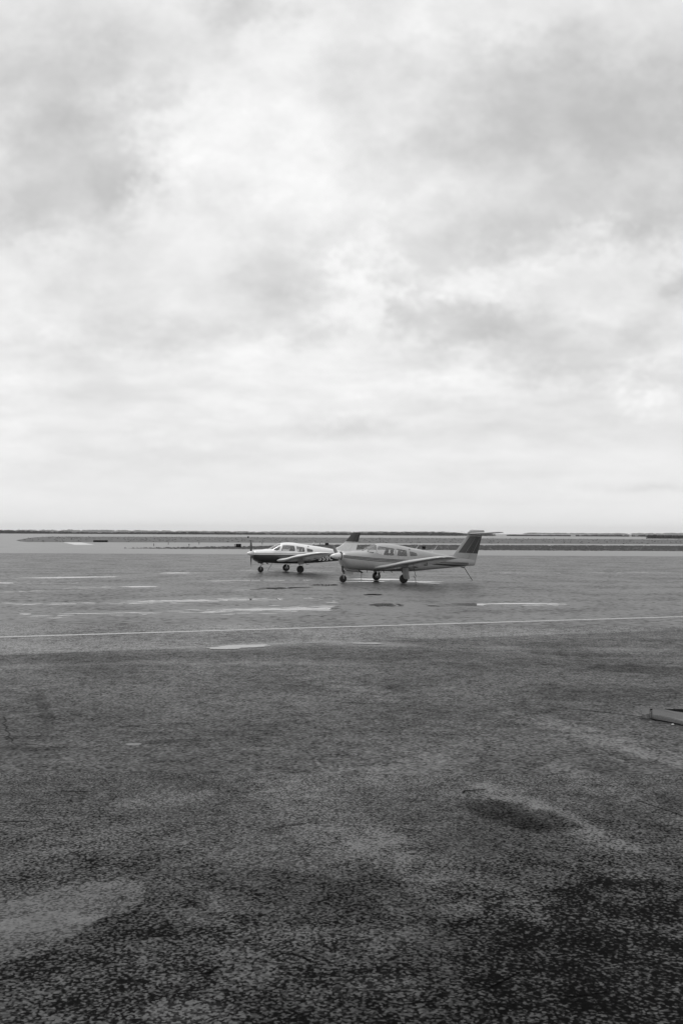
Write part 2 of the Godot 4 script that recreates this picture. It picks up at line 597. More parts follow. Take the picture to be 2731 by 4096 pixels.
func striped_aircraft(at: Vector3, turn: float) -> void:
	var o := thing("light_aircraft", at, turn, "pale low-wing light aircraft with T-tail, dark fin panel and triple side stripes", "airplane", "light aircraft parked on the apron")
	var S := [
		[2.50, 1.315, 1.02, 0.16, 0.5, 2.0, 2.0],
		[2.485, 1.345, 0.93, 0.30, 0.5, 2.0, 2.0],
		[2.44, 1.375, 0.82, 0.385, 0.52, 2.1, 2.1],
		[2.34, 1.400, 0.69, 0.44, 0.52, 2.3, 2.3],
		[2.15, 1.420, 0.61, 0.485, 0.5, 2.4, 2.5],
		[1.80, 1.438, 0.575, 0.52, 0.5, 2.5, 2.7],
		[1.46, 1.452, 0.555, 0.545, 0.5, 2.4, 2.8],
		[1.15, 1.597, 0.535, 0.565, 0.42, 2.2, 3.0],
		[0.90, 1.718, 0.520, 0.58, 0.40, 2.15, 3.0],
		[0.70, 1.773, 0.510, 0.59, 0.40, 2.2, 3.0],
		[0.42, 1.798, 0.500, 0.595, 0.40, 2.3, 3.0],
		[-0.06, 1.774, 0.485, 0.595, 0.40, 2.3, 3.0],
		[-0.40, 1.722, 0.480, 0.58, 0.40, 2.3, 3.0],
		[-1.05, 1.598, 0.480, 0.52, 0.42, 2.3, 2.9],
		[-1.50, 1.525, 0.500, 0.46, 0.43, 2.3, 2.8],
		[-2.24, 1.372, 0.560, 0.345, 0.45, 2.3, 2.7],
		[-2.93, 1.245, 0.605, 0.245, 0.47, 2.3, 2.6],
		[-3.40, 1.166, 0.640, 0.18, 0.48, 2.3, 2.5],
		[-4.00, 1.080, 0.690, 0.105, 0.5, 2.2, 2.3],
		[-4.52, 1.000, 0.735, 0.035, 0.5, 2.0, 2.0]]
	var R := [
		region("pane0", [[1.40, 1.455], [1.09, 1.34], [0.93, 1.40], [0.815, 1.665], [0.78, 1.76], [0.90, 1.76], [1.18, 1.60], [1.42, 1.475]]),
		region("pane1", soft([[0.90, 1.345], [0.765, 1.655], [0.69, 1.665], [-0.03, 1.555], [0.06, 1.235], [0.48, 1.255]], 0.06)),
		region("pane2", soft([[-0.11, 1.555], [-0.645, 1.48], [-0.635, 1.20], [-0.10, 1.228]], 0.05)),
		region("pane3", soft([[-0.81, 1.435], [-1.185, 1.345], [-1.21, 1.22], [-0.80, 1.20]], 0.05)),
		region("stripe", [[2.47, 1.266], [2.47, 1.227], [0.99, 1.093], [-0.13, 1.019], [-1.5, 0.980], [-4.15, 0.845], [-4.15, 0.868], [-1.5, 1.012], [-0.13, 1.058], [0.99, 1.130]]),
		region("stripe", [[2.48, 1.219], [2.48, 1.180], [0.99, 1.033], [-0.13, 0.961], [-1.5, 0.915], [-4.15, 0.785], [-4.15, 0.830], [-1.5, 0.962], [-0.13, 1.006], [0.99, 1.078]]),
		region("stripe", [[2.48, 1.172], [2.48, 1.135], [0.99, 0.973], [-0.13, 0.903], [-1.5, 0.840], [-3.3, 0.700], [-4.0, 0.735], [-4.15, 0.765], [-1.5, 0.892], [-0.13, 0.944], [0.99, 1.010]]),
		region("stripe", [[1.30, 0.40], [1.30, 0.5], [1.29, 0.5], [1.29, 0.40]])]
	fuselage(S, R, {"base": M.paint_grey, "stripe": M.dark_paint}, [], o)
	# windscreen post, air intake, chin scoop
	rod(o, "windscreen_post", M.paint_grey, [Vector3(1.42, 1.468, 0), Vector3(1.15, 1.603, 0), Vector3(0.90, 1.722, 0), Vector3(0.79, 1.752, 0)], [0.018], 8)
	var st := tool()
	lathe(st, Vector3(2.47, 1.215, 0), Vector3(1, 0, 0), [Vector2(0.0, 0.03), Vector2(0.0, 0.205), Vector2(0.045, 0.195), Vector2(0.05, 0.12), Vector2(0.02, 0.03)], 28)
	put(st, "air_intake", M.black, o)
	st = tool()
	var rings := []
	for e in [[2.28, 0.66, 0.60, 0.16], [2.10, 0.62, 0.535, 0.2], [1.85, 0.60, 0.49, 0.21], [1.62, 0.60, 0.455, 0.21], [1.595, 0.60, 0.47, 0.20]]:
		var q := PackedVector3Array()
		for c in [Vector2(1, 1), Vector2(1, 0.25), Vector2(0.8, 0), Vector2(-0.8, 0), Vector2(-1, 0.25), Vector2(-1, 1)]:
			q.append(Vector3(e[0], lerpf(e[2], e[1], c.y), e[3] * c.x))
		rings.append(q)
	loft(st, rings)
	put(st, "cowl_scoop", M.paint_dull, o)
	rod(o, "exhaust_pipe", M.metal_dark, [Vector3(1.66, 0.56, -0.2), Vector3(1.55, 0.47, -0.2), Vector3(1.47, 0.45, -0.2)], [0.035], 10)
	rod(o, "drain_mast", M.metal_dark, [Vector3(1.25, 0.56, -0.2), Vector3(1.23, 0.45, -0.2)], [0.014], 8)
	var pr := node("propeller", o)
	spinner(Vector3(2.515, 1.215, 0), 0.165, 0.50, M.white_paint, pr)
	var dir := Vector3(0, sin(0.60), cos(0.60))
	blade(Vector3(2.60, 1.215, 0), dir, 0.90, pr)
	blade(Vector3(2.60, 1.215, 0), -dir, 0.90, pr)
	# wings
	var W := [[0.30, 1.15, 2.02, 0.645, 0.105, 0.03], [0.60, 0.98, 1.83, 0.668, 0.125, 0.03], [1.05, 0.77, 1.62, 0.722, 0.15, 0.03], [2.85, 0.77, 1.62, 0.943, 0.15, 0.025], [5.05, 0.40, 1.13, 1.212, 0.135, 0.01], [5.28, 0.31, 1.01, 1.242, 0.11, 0.01], [5.38, 0.22, 0.84, 1.258, 0.075, 0.01], [5.42, 0.10, 0.55, 1.264, 0.04, 0.01]]
	for side in [1.0, -1.0]:
		var w := wing(W, side, M.paint_grey, M.paint_grey, o)
		for z in [0.75, 1.75, 2.7]:
			rod(w, "flap_hinge", M.metal_dark, [Vector3(-0.42, 0.60 + 0.123 * (z - 0.6), z * side), Vector3(-0.60, 0.565 + 0.123 * (z - 0.6), z * side)], [0.018, 0.01], 6)
		rod(w, "tie_down_ring", M.metal_dark, [Vector3(0.2, 0.86, 2.9 * side), Vector3(0.2, 0.795, 2.9 * side)], [0.014], 6)
		rod(w, "pitot_mast" if side < 0 else "drain_tube", M.metal_dark, [Vector3(-0.1, 1.02, 3.6 * side), Vector3(-0.12, 0.90, 3.6 * side)], [0.02, 0.012], 6)
		st = tool()
		rbox(st, Vector3(0.02, 1.255, 5.41 * side), Vector3(0.14, 0.05, 0.06), 0.02)
		put(st, "navigation_light", M.lens, w)
	# fin, rudder, T-tail
	var T := []
	for k in 12:
		var y := lerpf(0.86, 2.24, k / 11.0)
		var le := -3.24 if y < 1.1 else -3.24 - (y - 1.1) * 0.815
		var te := -4.545 - (y - 0.743) * 0.272
		T.append([y, le, le - te, 0.085])
	var Q := [
		region("line", [[-3.995, 1.34], [-4.56, 2.10], [-4.573, 2.10], [-4.008, 1.34]]),
		region("line", [[-4.385, 1.31], [-4.83, 2.10], [-4.843, 2.10], [-4.398, 1.31]]),
		region("dark", [[-3.604, 1.358], [-4.255, 2.148], [-4.96, 2.118], [-4.70, 1.305]])]
	var fin_o := fin(T, Q, {"base": M.paint_grey, "dark": M.dark_paint, "line": M.paint_grey}, 0.0, 0.66, "tail_fin", o)
	var T2 := []
	for k in 12:
		var y := lerpf(0.745, 2.17, k / 11.0)
		var le := -3.24 if y < 1.1 else -3.24 - (y - 1.1) * 0.815
		var te := -4.545 - (y - 0.743) * 0.272
		T2.append([y, le, le - te, 0.085])
	fin(T2, Q, {"base": M.paint_grey, "dark": M.dark_paint, "line": M.paint_grey}, 0.668, 1.0, "rudder", fin_o)
	st = tool()
	rings = []
	for e in [[-4.10, 2.25, 0.01, 0.02], [-4.18, 2.29, 0.04, 0.09], [-4.32, 2.345, 0.065, 0.115], [-4.55, 2.37, 0.065, 0.09], [-4.80, 2.375, 0.05, 0.075], [-5.05, 2.375, 0.03, 0.072]]:
		rings.append(ring(Vector3(e[0], e[1], 0), Vector3(0, e[3], 0), Vector3(0, 0, e[2]), 14))
	loft(st, rings)
	put(st, "tail_fairing", M.paint_grey, o)
	var H := [[0.02, -4.20, 0.86, 2.265, 0.09, 0.02], [0.5, -4.26, 0.79, 2.275, 0.09, 0.02], [1.75, -4.42, 0.60, 2.325, 0.085, 0.02], [1.95, -4.48, 0.50, 2.338, 0.06, 0.02], [2.02, -4.56, 0.36, 2.344, 0.04, 0.02]]
	tail_plane(H, M.paint_grey, o)
	# gear
	nose_gear(2.36, 0.172, 0.62, 2.40, o)
	for z in [-1.5, 1.5]: main_gear(z, 0.205, 0.69, "door", o)
	st = tool()
	rbox(st, Vector3(2.12, 0.46, -0.13), Vector3(0.42, 0.16, 0.012), 0.004, Basis(Vector3(1, 0, 0), 0.15))
	put(st, "nose_gear_door", M.paint_dull, o)
	st = tool()
	rbox(st, Vector3(2.12, 0.46, 0.13), Vector3(0.42, 0.16, 0.012), 0.004, Basis(Vector3(1, 0, 0), -0.15))
	put(st, "nose_gear_door", M.paint_dull, o)
	# small fittings
	rod(o, "whip_antenna", M.white_paint, [Vector3(-1.36, 1.53, 0), Vector3(-1.43, 1.62, 0), Vector3(-1.53, 1.735, 0)], [0.014, 0.009, 0.006], 6)
	rod(o, "whip_antenna", M.white_paint, [Vector3(-2.22, 1.37, 0), Vector3(-2.35, 1.52, 0), Vector3(-2.51, 1.70, 0)], [0.014, 0.009, 0.006], 6)
	rod(o, "tail_skid", M.metal_dark, [Vector3(-3.75, 0.69, 0), Vector3(-3.93, 0.63, 0), Vector3(-3.99, 0.66, 0), Vector3(-4.0, 0.72, 0)], [0.03, 0.026, 0.022, 0.02], 8)
	rod(o, "belly_antenna", M.black, [Vector3(0.35, 0.51, 0), Vector3(0.27, 0.43, 0)], [0.018, 0.008], 6)
	rod(o, "belly_antenna", M.black, [Vector3(-0.05, 0.5, 0), Vector3(-0.16, 0.42, 0)], [0.018, 0.008], 6)
	rod(o, "boarding_step", M.metal_dark, [Vector3(-0.95, 0.52, 0.3), Vector3(-1.02, 0.40, 0.34), Vector3(-1.16, 0.40, 0.34)], [0.015], 6)
	cabin(S, 1.02, [Vector3(0.30, 0.84, -0.27), Vector3(0.30, 0.84, 0.27), Vector3(-0.55, 0.86, -0.25), Vector3(-0.55, 0.86, 0.25)], 0.70, o)

func dark_bellied_aircraft(at: Vector3, turn: float) -> void:
	var o := thing("light_aircraft", at, turn, "white low-wing light aircraft with dark lower fuselage and dark fin top, low tailplane", "airplane", "light aircraft parked on the apron")
	var S := [
		[2.44, 1.185, 0.96, 0.20, 0.5, 2.2, 2.2],
		[2.425, 1.225, 0.87, 0.33, 0.55, 2.3, 2.3],
		[2.38, 1.258, 0.76, 0.41, 0.58, 2.5, 2.3],
		[2.28, 1.275, 0.655, 0.455, 0.58, 2.6, 2.4],
		[2.05, 1.292, 0.585, 0.49, 0.55, 2.6, 2.6],
		[1.80, 1.308, 0.555, 0.51, 0.55, 2.6, 2.7],
		[1.46, 1.334, 0.535, 0.54, 0.53, 2.5, 2.8],
		[1.13, 1.503, 0.515, 0.565, 0.45, 2.25, 3.0],
		[0.92, 1.612, 0.508, 0.575, 0.42, 2.2, 3.0],
		[0.74, 1.682, 0.503, 0.585, 0.42, 2.2, 3.0],
		[0.40, 1.716, 0.497, 0.59, 0.42, 2.3, 3.0],
		[0.04, 1.704, 0.490, 0.59, 0.42, 2.3, 3.0],
		[-0.43, 1.632, 0.490, 0.57, 0.42, 2.3, 3.0],
		[-1.27, 1.517, 0.530, 0.48, 0.43, 2.3, 2.9],
		[-2.01, 1.404, 0.583, 0.37, 0.45, 2.3, 2.8],
		[-2.80, 1.258, 0.645, 0.245, 0.47, 2.3, 2.6],
		[-3.45, 1.150, 0.700, 0.14, 0.5, 2.2, 2.4],
		[-3.92, 1.060, 0.745, 0.05, 0.5, 2.0, 2.0]]
	var R := [
		region("pane0", [[1.44, 1.345], [1.12, 1.255], [0.965, 1.31], [0.835, 1.60], [0.80, 1.675], [0.94, 1.675], [1.16, 1.505], [1.455, 1.36]]),
		region("pane1", soft([[0.88, 1.245], [0.735, 1.565], [0.68, 1.578], [0.06, 1.528], [0.06, 1.215]], 0.06)),
		region("pane2", soft([[-0.035, 1.505], [-0.53, 1.43], [-0.52, 1.168], [-0.035, 1.185]], 0.05)),
		region("pane3", soft([[-0.67, 1.39], [-1.04, 1.30], [-1.04, 1.176], [-0.67, 1.176]], 0.05)),
		region("dark", [[2.6, 1.112], [2.6, 1.086], [0.25, 1.078], [-1.8, 1.066], [-1.8, 1.096], [0.25, 1.106]]),
		region("dark", [[2.6, 1.030], [2.6, 0.3], [-4.2, 0.3], [-4.2, 0.86], [-3.0, 0.95], [-1.8, 1.022], [0.25, 1.030]])]
	fuselage(S, R, {"base": M.white_paint, "dark": M.dark_paint}, [], o)
	rod(o, "windscreen_post", M.white_paint, [Vector3(1.45, 1.35, 0), Vector3(1.13, 1.509, 0), Vector3(0.92, 1.617, 0), Vector3(0.80, 1.664, 0)], [0.018], 8)
	var st := tool()
	for s in [-1.0, 1.0]:
		st = tool()
		rbox(st, Vector3(2.38, 1.10, 0.26 * s), Vector3(0.10, 0.13, 0.17), 0.03)
		put(st, "air_intake", M.black, o)
	rod(o, "exhaust_pipe", M.metal_dark, [Vector3(1.7, 0.62, -0.2), Vector3(1.62, 0.52, -0.2), Vector3(1.55, 0.5, -0.2)], [0.03], 10)
	st = tool()
	rbox(st, Vector3(1.95, 0.57, 0), Vector3(0.30, 0.10, 0.26), 0.03)
	put(st, "cowl_scoop", M.dark_paint, o)
	st = tool()
	rbox(st, Vector3(2.35, 0.80, 0), Vector3(0.10, 0.10, 0.22), 0.03)
	put(st, "landing_light", M.lens, o)
	var pr := node("propeller", o)
	spinner(Vector3(2.45, 1.085, 0), 0.135, 0.32, M.white_paint, pr)
	var dir := Vector3(0, cos(0.05), sin(0.05))
	blade(Vector3(2.50, 1.085, 0), dir, 0.76, pr)
	blade(Vector3(2.50, 1.085, 0), -dir, 0.76, pr)
	var W := [[0.30, 1.26, 2.10, 0.665, 0.105, 0.03], [0.60, 1.08, 1.90, 0.685, 0.12, 0.03], [1.05, 0.84, 1.64, 0.735, 0.15, 0.03], [2.85, 0.84, 1.64, 0.94, 0.15, 0.025], [4.95, 0.50, 1.16, 1.155, 0.135, 0.01], [5.18, 0.42, 1.04, 1.18, 0.11, 0.01], [5.28, 0.33, 0.86, 1.195, 0.075, 0.01], [5.32, 0.20, 0.55, 1.2, 0.04, 0.01]]
	for side in [1.0, -1.0]:
		var w := wing(W, side, M.white_paint, M.white_paint, o)
		for z in [0.75, 1.75, 2.7]:
			rod(w, "flap_hinge", M.metal_dark, [Vector3(-0.36, 0.62 + 0.115 * (z - 0.6), z * side), Vector3(-0.54, 0.585 + 0.115 * (z - 0.6), z * side)], [0.018, 0.01], 6)
		rod(w, "tie_down_ring", M.metal_dark, [Vector3(0.25, 0.86, 2.9 * side), Vector3(0.25, 0.79, 2.9 * side)], [0.014], 6)
		st = tool()
		rbox(st, Vector3(0.12, 1.195, 5.31 * side), Vector3(0.14, 0.05, 0.06), 0.02)
		put(st, "navigation_light", M.lens, w)
	# fin with dorsal fillet
	var T := []
	var T2 := []
	var le_pts := [[0.86, -2.45], [1.30, -2.45], [1.392, -2.60], [1.47, -2.80], [1.557, -2.95], [1.66, -3.09], [1.785, -3.21], [2.30, -3.67]]
	for k in 16:
		var y := lerpf(0.86, 2.30, k / 15.0)
		var le := -3.67
		for i in le_pts.size() - 1:
			if y >= le_pts[i][0] and y <= le_pts[i + 1][0] + 0.0001:
				le = lerpf(le_pts[i][1], le_pts[i + 1][1], (y - le_pts[i][0]) / (le_pts[i + 1][0] - le_pts[i][0]))
		var te := -3.765 - (y - 0.90) * 0.277
		T.append([y, le, le - te, 0.09 if y > 1.7 else 0.075])
	var Q := [
		region("line", [[-3.05, 1.738], [-4.2, 1.678], [-4.2, 1.700], [-3.05, 1.758]]),
		region("dark", [[-3.0, 1.786], [-4.2, 1.728], [-4.4, 2.4], [-3.0, 2.4]])]
	var paints := {"base": M.white_paint, "dark": M.dark_paint, "line": M.dark_paint}
	var f := fin(T, Q, paints, 0.0, 0.70, "tail_fin", o)
	fin(T, Q, paints, 0.708, 1.0, "rudder", f)
	st = tool()
	lathe(st, Vector3(-3.72, 2.29, 0), Vector3(0, 1, 0), [Vector2(0, 0.035), Vector2(0.05, 0.03), Vector2(0.075, 0.01)], 12)
	put(st, "beacon_light", M.lens, o)
	var H := [[0.05, -3.35, 0.80, 0.93, 0.1, 0.0], [1.75, -3.38, 0.74, 0.93, 0.1, 0.0], [1.92, -3.46, 0.60, 0.93, 0.06, 0.0]]
	tail_plane(H, M.white_paint, o)
	nose_gear(1.93, 0.172, 0.585, 1.86, o)
	for z in [-1.36, 1.36]: main_gear(z, 0.212, 0.655, "fairing", o)
	rod(o, "tail_skid", M.metal_dark, [Vector3(-3.3, 0.69, 0), Vector3(-3.42, 0.63, 0), Vector3(-3.46, 0.70, 0)], [0.028, 0.024, 0.02], 8)
	rod(o, "boarding_step", M.metal_dark, [Vector3(-0.85, 0.54, 0.3), Vector3(-0.92, 0.42, 0.34), Vector3(-1.06, 0.42, 0.34)], [0.015], 6)
	rod(o, "whip_antenna", M.white_paint, [Vector3(-1.1, 1.54, 0), Vector3(-1.2, 1.66, 0), Vector3(-1.28, 1.76, 0)], [0.012, 0.008, 0.005], 6)
	cabin(S, 1.02, [Vector3(0.30, 0.80, -0.27), Vector3(0.30, 0.80, 0.27), Vector3(-0.50, 0.82, -0.25), Vector3(-0.50, 0.82, 0.25)], 0.68, o)
	# registration characters on the dark rear fuselage
	var font := SystemFont.new()
	font.font_names = PackedStringArray(["Droid Sans"])
	font.font_weight = 700
	var letters := ["3", "5", "9", "C"]
	for k in 4:
		var x := -1.47 - 0.235 * k
		var y := 0.80 + 0.004 * k
		var tm := TextMesh.new()
		tm.text = letters[k]
		tm.font = font
		tm.font_size = 64
		tm.pixel_size = 0.0060
		tm.depth = 0.05
		tm.curve_step = 2.0
		var z := side_at(S, x, y)
		var slope := (side_at(S, x - 0.1, y) - side_at(S, x + 0.1, y)) / 0.2
		var lean := (side_at(S, x, y + 0.08) - side_at(S, x, y - 0.08)) / 0.16
		var t := put_mesh(tm, "registration_character", M.white_paint, o)
		var bx := Vector3(-1, 0, -slope).normalized()
		var by := Vector3(-0.0, 1, -lean).normalized() - bx * 0.22
		t.transform = Transform3D(Basis(bx, by, Vector3(0, 0, -1)), Vector3(x, y, -z + 0.012))

# ---------------------------------------------------------------- ground textures
# standing water: [x, y, half width, half height, slope] in photo pixels, laid on the ground
var puddles := [
	[275, 2309.5, 178, 2.0, -0.018], [15, 2332, 45, 1.8, 0.0], [708, 2292, 60, 1.5, -0.005], [568, 2347, 62, 2.8, -0.01], [715, 2404, 150, 2.8, -0.012], [1125, 2438.5, 215, 3.6, -0.018],
	[1505, 2317.5, 105, 2.6, 0.01], [1470, 2326, 75, 1.4, 0.0], [1690, 2327, 78, 1.7, 0.0], [1712, 2332, 45, 1.3, 0.03], [1545, 2420, 66, 6.0, -0.01], [1492, 2378.5, 36, 2.6, 0.0], [1870, 2418, 78, 4.8, 0.0], [2065, 2415.5, 150, 2.8, -0.01], [1745, 2424, 40, 1.3, 0.0],
	[965, 2587, 122, 6.5, -0.05], [900, 2593.5, 62, 4.6, -0.01], [1465, 2574, 75, 2.6, 0.0], [330, 2456, 100, 1.8, 0.01], [1130, 2352, 95, 1.7, -0.03], [1300, 2340.5, 58, 1.6, 0.0], [985, 2322, 150, 0.9, -0.012]]

# damp sheens where the film of water is closed: [x0, y0, x1, y1, half width in pixels, strength]
var sheens := [
	[-60, 2419, 480, 2410, 7, 0.45], [480, 2410, 1000, 2398, 9, 0.7], [1000, 2398, 1420, 2390, 8, 0.35], [430, 2455, 900, 2446, 12, 0.45], [850, 2446, 1560, 2428, 15, 0.85], [1600, 2423, 2260, 2416, 6, 0.6], [1330, 2400, 1560, 2392, 26, 0.35], [1380, 2372, 1520, 2370, 10, 0.35],
	[80, 2314, 480, 2306, 5, 0.4], [640, 2293, 800, 2291, 4, 0.4], [260, 2351, 650, 2346, 6, 0.4], [820, 2326, 1260, 2320, 3, 0.4], [960, 2358, 1250, 2350, 5, 0.45], [1230, 2341, 1375, 2340, 5, 0.4], [-60, 2333, 330, 2332, 4, 0.3], [0, 2367, 200, 2364, 3, 0.4],
	[1390, 2321, 1780, 2329, 7, 0.4], [820, 2594, 1110, 2584, 11, 0.4], [1390, 2572, 1600, 2578, 8, 0.4], [180, 2462, 480, 2455, 9, 0.4], [-40, 2460, 260, 2470, 12, 0.3],
	[1700, 2293, 2800, 2291, 1.6, 0.4], [1900, 2332, 2700, 2338, 4, 0.22], [1950, 2372, 2800, 2360, 7, 0.2], [900, 2280, 1380, 2289, 2, 0.3], [-50, 2672, 500, 2650, 7, 0.25], [500, 2650, 1500, 2656, 7, 0.2], [1200, 2646, 2000, 2640, 6, 0.15], [2000, 2590, 2800, 2600, 6, 0.2], [1600, 2480, 2800, 2440, 10, 0.15], [300, 2490, 900, 2500, 10, 0.15]]

# ravelled stretches, where the binder has gone black between the stones: [x, y, half width, half height, strength]
var ravelled := [[2620, 3900, 520, 420, 0.75], [2750, 4050, 420, 300, 0.3], [2000, 4060, 700, 260, 0.3], [250, 4000, 520, 200, 0.5], [700, 3900, 700, 260, 0.3], [450, 3560, 420, 180, 0.3], [1500, 3850, 900, 380, 0.22], [2600, 3450, 420, 200, 0.3], [200, 3380, 360, 140, 0.25], [1800, 3560, 700, 150, 0.15]]

# dry, damp or stained patches of the asphalt: [x, y, half width, half height, tilt, colour factor, roughness change, edge]
var patches := [
	[2065, 3258, 200, 50, 0.16, 0.38, -0.03, 0.5],
	[265, 3620, 240, 72, -0.16, 2.05, 0.05, 0.12], [40, 3760, 240, 80, -0.20, 2.05, 0.05, 0.12], [120, 3690, 170, 50, -0.3, 1.15, 0.0, 0.3],
	[720, 4050, 190, 55, 0, 1.7, 0.1, 0.5], [250, 3560, 260, 60, -0.1, 1.3, 0.05, 0.5], [330, 3370, 240, 60, -0.2, 1.3, 0.05, 0.6],
	[600, 3200, 130, 30, -0.1, 1.5, 0.05, 0.6], [780, 3190, 60, 20, -0.3, 1.5, 0.05, 0.6],
	[2500, 3495, 80, 28, 0, 1.45, 0.05, 0.6], [1560, 3750, 130, 45, -0.1, 1.4, 0.05, 0.6], [1230, 3745, 110, 30, 0, 1.5, 0.05, 0.6], [1550, 3940, 120, 40, 0, 1.4, 0.05, 0.6],
	[170, 2820, 110, 12, 0.45, 0.62, 0, 0.6], [640, 2968, 130, 8, -0.06, 0.6, 0, 0.5], [560, 2935, 110, 6, 0, 0.7, 0, 0.6], [120, 2995, 130, 8, 0, 0.65, 0, 0.6], [90, 2950, 70, 8, 0, 0.7, 0, 0.6], [1600, 2770, 40, 30, 0.5, 0.75, 0, 0.6],
	[2600, 2560, 420, 9, 0.01, 0.7, 0, 0.6], [2450, 2620, 330, 8, 0.02, 0.7, 0, 0.6], [2650, 2680, 260, 16, 0.02, 0.6, 0, 0.6],
	[2650, 3250, 250, 90, 0.3, 0.7, 0, 0.8], [1150, 3560, 420, 90, 0, 0.75, 0, 0.9], [2500, 2780, 300, 40, 0.02, 0.72, 0, 0.8],
	[530, 2977, 28, 5, 0, 5.0, 0.2, 0.25]]

# lighter worn bands: [x0, y0, x1, y1, width in m, factor]
var bands := [[2080, 2860, 2800, 3070, 0.35, 1.65], [1960, 3150, 2480, 3390, 0.22, 2.1], [2250, 3080, 2750, 3290, 0.3, 1.6], [1150, 3150, 1700, 3050, 0.5, 1.35], [1280, 2720, 1560, 2790, 0.5, 1.4], [1000, 3080, 1500, 3400, 0.4, 1.35], [1500, 3350, 2000, 3650, 0.4, 1.4], [860, 3590, 960, 3740, 0.05, 1.6], [240, 3690, 400, 3665, 0.02, 1.6], [0, 3815, 170, 3795, 0.02, 1.5], [690, 3402, 890, 3388, 0.015, 1.6], [540, 3740, 640, 3755, 0.02, 1.5], [1230, 3000, 1300, 3090, 0.02, 1.6], [2200, 2950, 2731, 3130, 0.06, 1.3]]

# cracks: [width in m, points...]
var cracks := [
	[0.007, [12, 2868], [24, 2884], [8, 2894], [26, 2908], [20, 2920], [38, 2934], [30, 2948], [48, 2960], [44, 2970], [60, 2978]],
	[0.012, [1650, 2783], [1800, 2789], [1950, 2800], [2060, 2812], [2170, 2822], [2300, 2838]], [0.026, [2300, 2838], [2400, 2848], [2480, 2857], [2560, 2866], [2600, 2872]],
	[0.05, [2575, 2871], [2640, 2884], [2700, 2893]], [0.03, [2690, 2893], [2735, 2905]],
	[0.02, [1366, 2811], [1420, 2813], [1500, 2816]], [0.018, [490, 2908], [560, 2903]], [0.018, [600, 2895], [645, 2893]],
	[0.018, [1850, 3172], [1856, 3163], [1900, 3161], [1940, 3157]], [0.014, [1895, 3088], [1950, 3083], [1990, 3080]], [0.012, [255, 3167], [300, 3166], [362, 3167]], [0.016, [0, 3289], [60, 3287], [112, 3286]], [0.012, [300, 3474], [360, 3472], [485, 3454]], [0.01, [1050, 3320], [1130, 3305], [1220, 3295]],
	[0.012, [150, 2619], [400, 2606], [700, 2597]], [0.016, [1090, 2581], [1366, 2569], [1610, 2561]], [0.012, [1610, 2561], [2000, 2547], [2300, 2538]],
	[0.012, [1480, 3962], [1540, 3972], [1610, 3966], [1640, 3968]], [0.012, [1860, 3695], [1890, 3678], [1950, 3670]], [0.012, [1960, 3950], [2010, 3925], [2075, 3890]], [0.012, [800, 3895], [835, 3893], [870, 3868]], [0.012, [1090, 3830], [1130, 3815], [1170, 3818], [1210, 3828], [1240, 3850]], [0.012, [2540, 3200], [2660, 3240], [2731, 3265]], [0.01, [1545, 4010], [1600, 4020], [1720, 4005]], [0.008, [2240, 3980], [2290, 3990], [2420, 3970]]]

func smooth(a: float, b: float, x: float) -> float:
	var t := clampf((x - a) / (b - a), 0.0, 1.0)
	return t * t * (3 - 2 * t)

func noise_data(kind: int, freq: float, octaves: int, seed_: int, texel: float, x0: float, d0: float, w: int, h: int, cell := false) -> PackedByteArray:
	var n := FastNoiseLite.new()
	n.noise_type = kind as FastNoiseLite.NoiseType
	n.seed = seed_
	n.frequency = freq * texel
	n.fractal_type = FastNoiseLite.FRACTAL_FBM if octaves > 1 else FastNoiseLite.FRACTAL_NONE
	n.fractal_octaves = octaves
	n.fractal_gain = 0.55
	if cell:
		n.cellular_return_type = FastNoiseLite.RETURN_CELL_VALUE
		n.cellular_jitter = 1.0
	n.offset = Vector3(x0 / texel, d0 / texel, 0)
	var im := n.get_image(w, h, false, false, false)
	im.convert(Image.FORMAT_L8)
	return im.get_data()

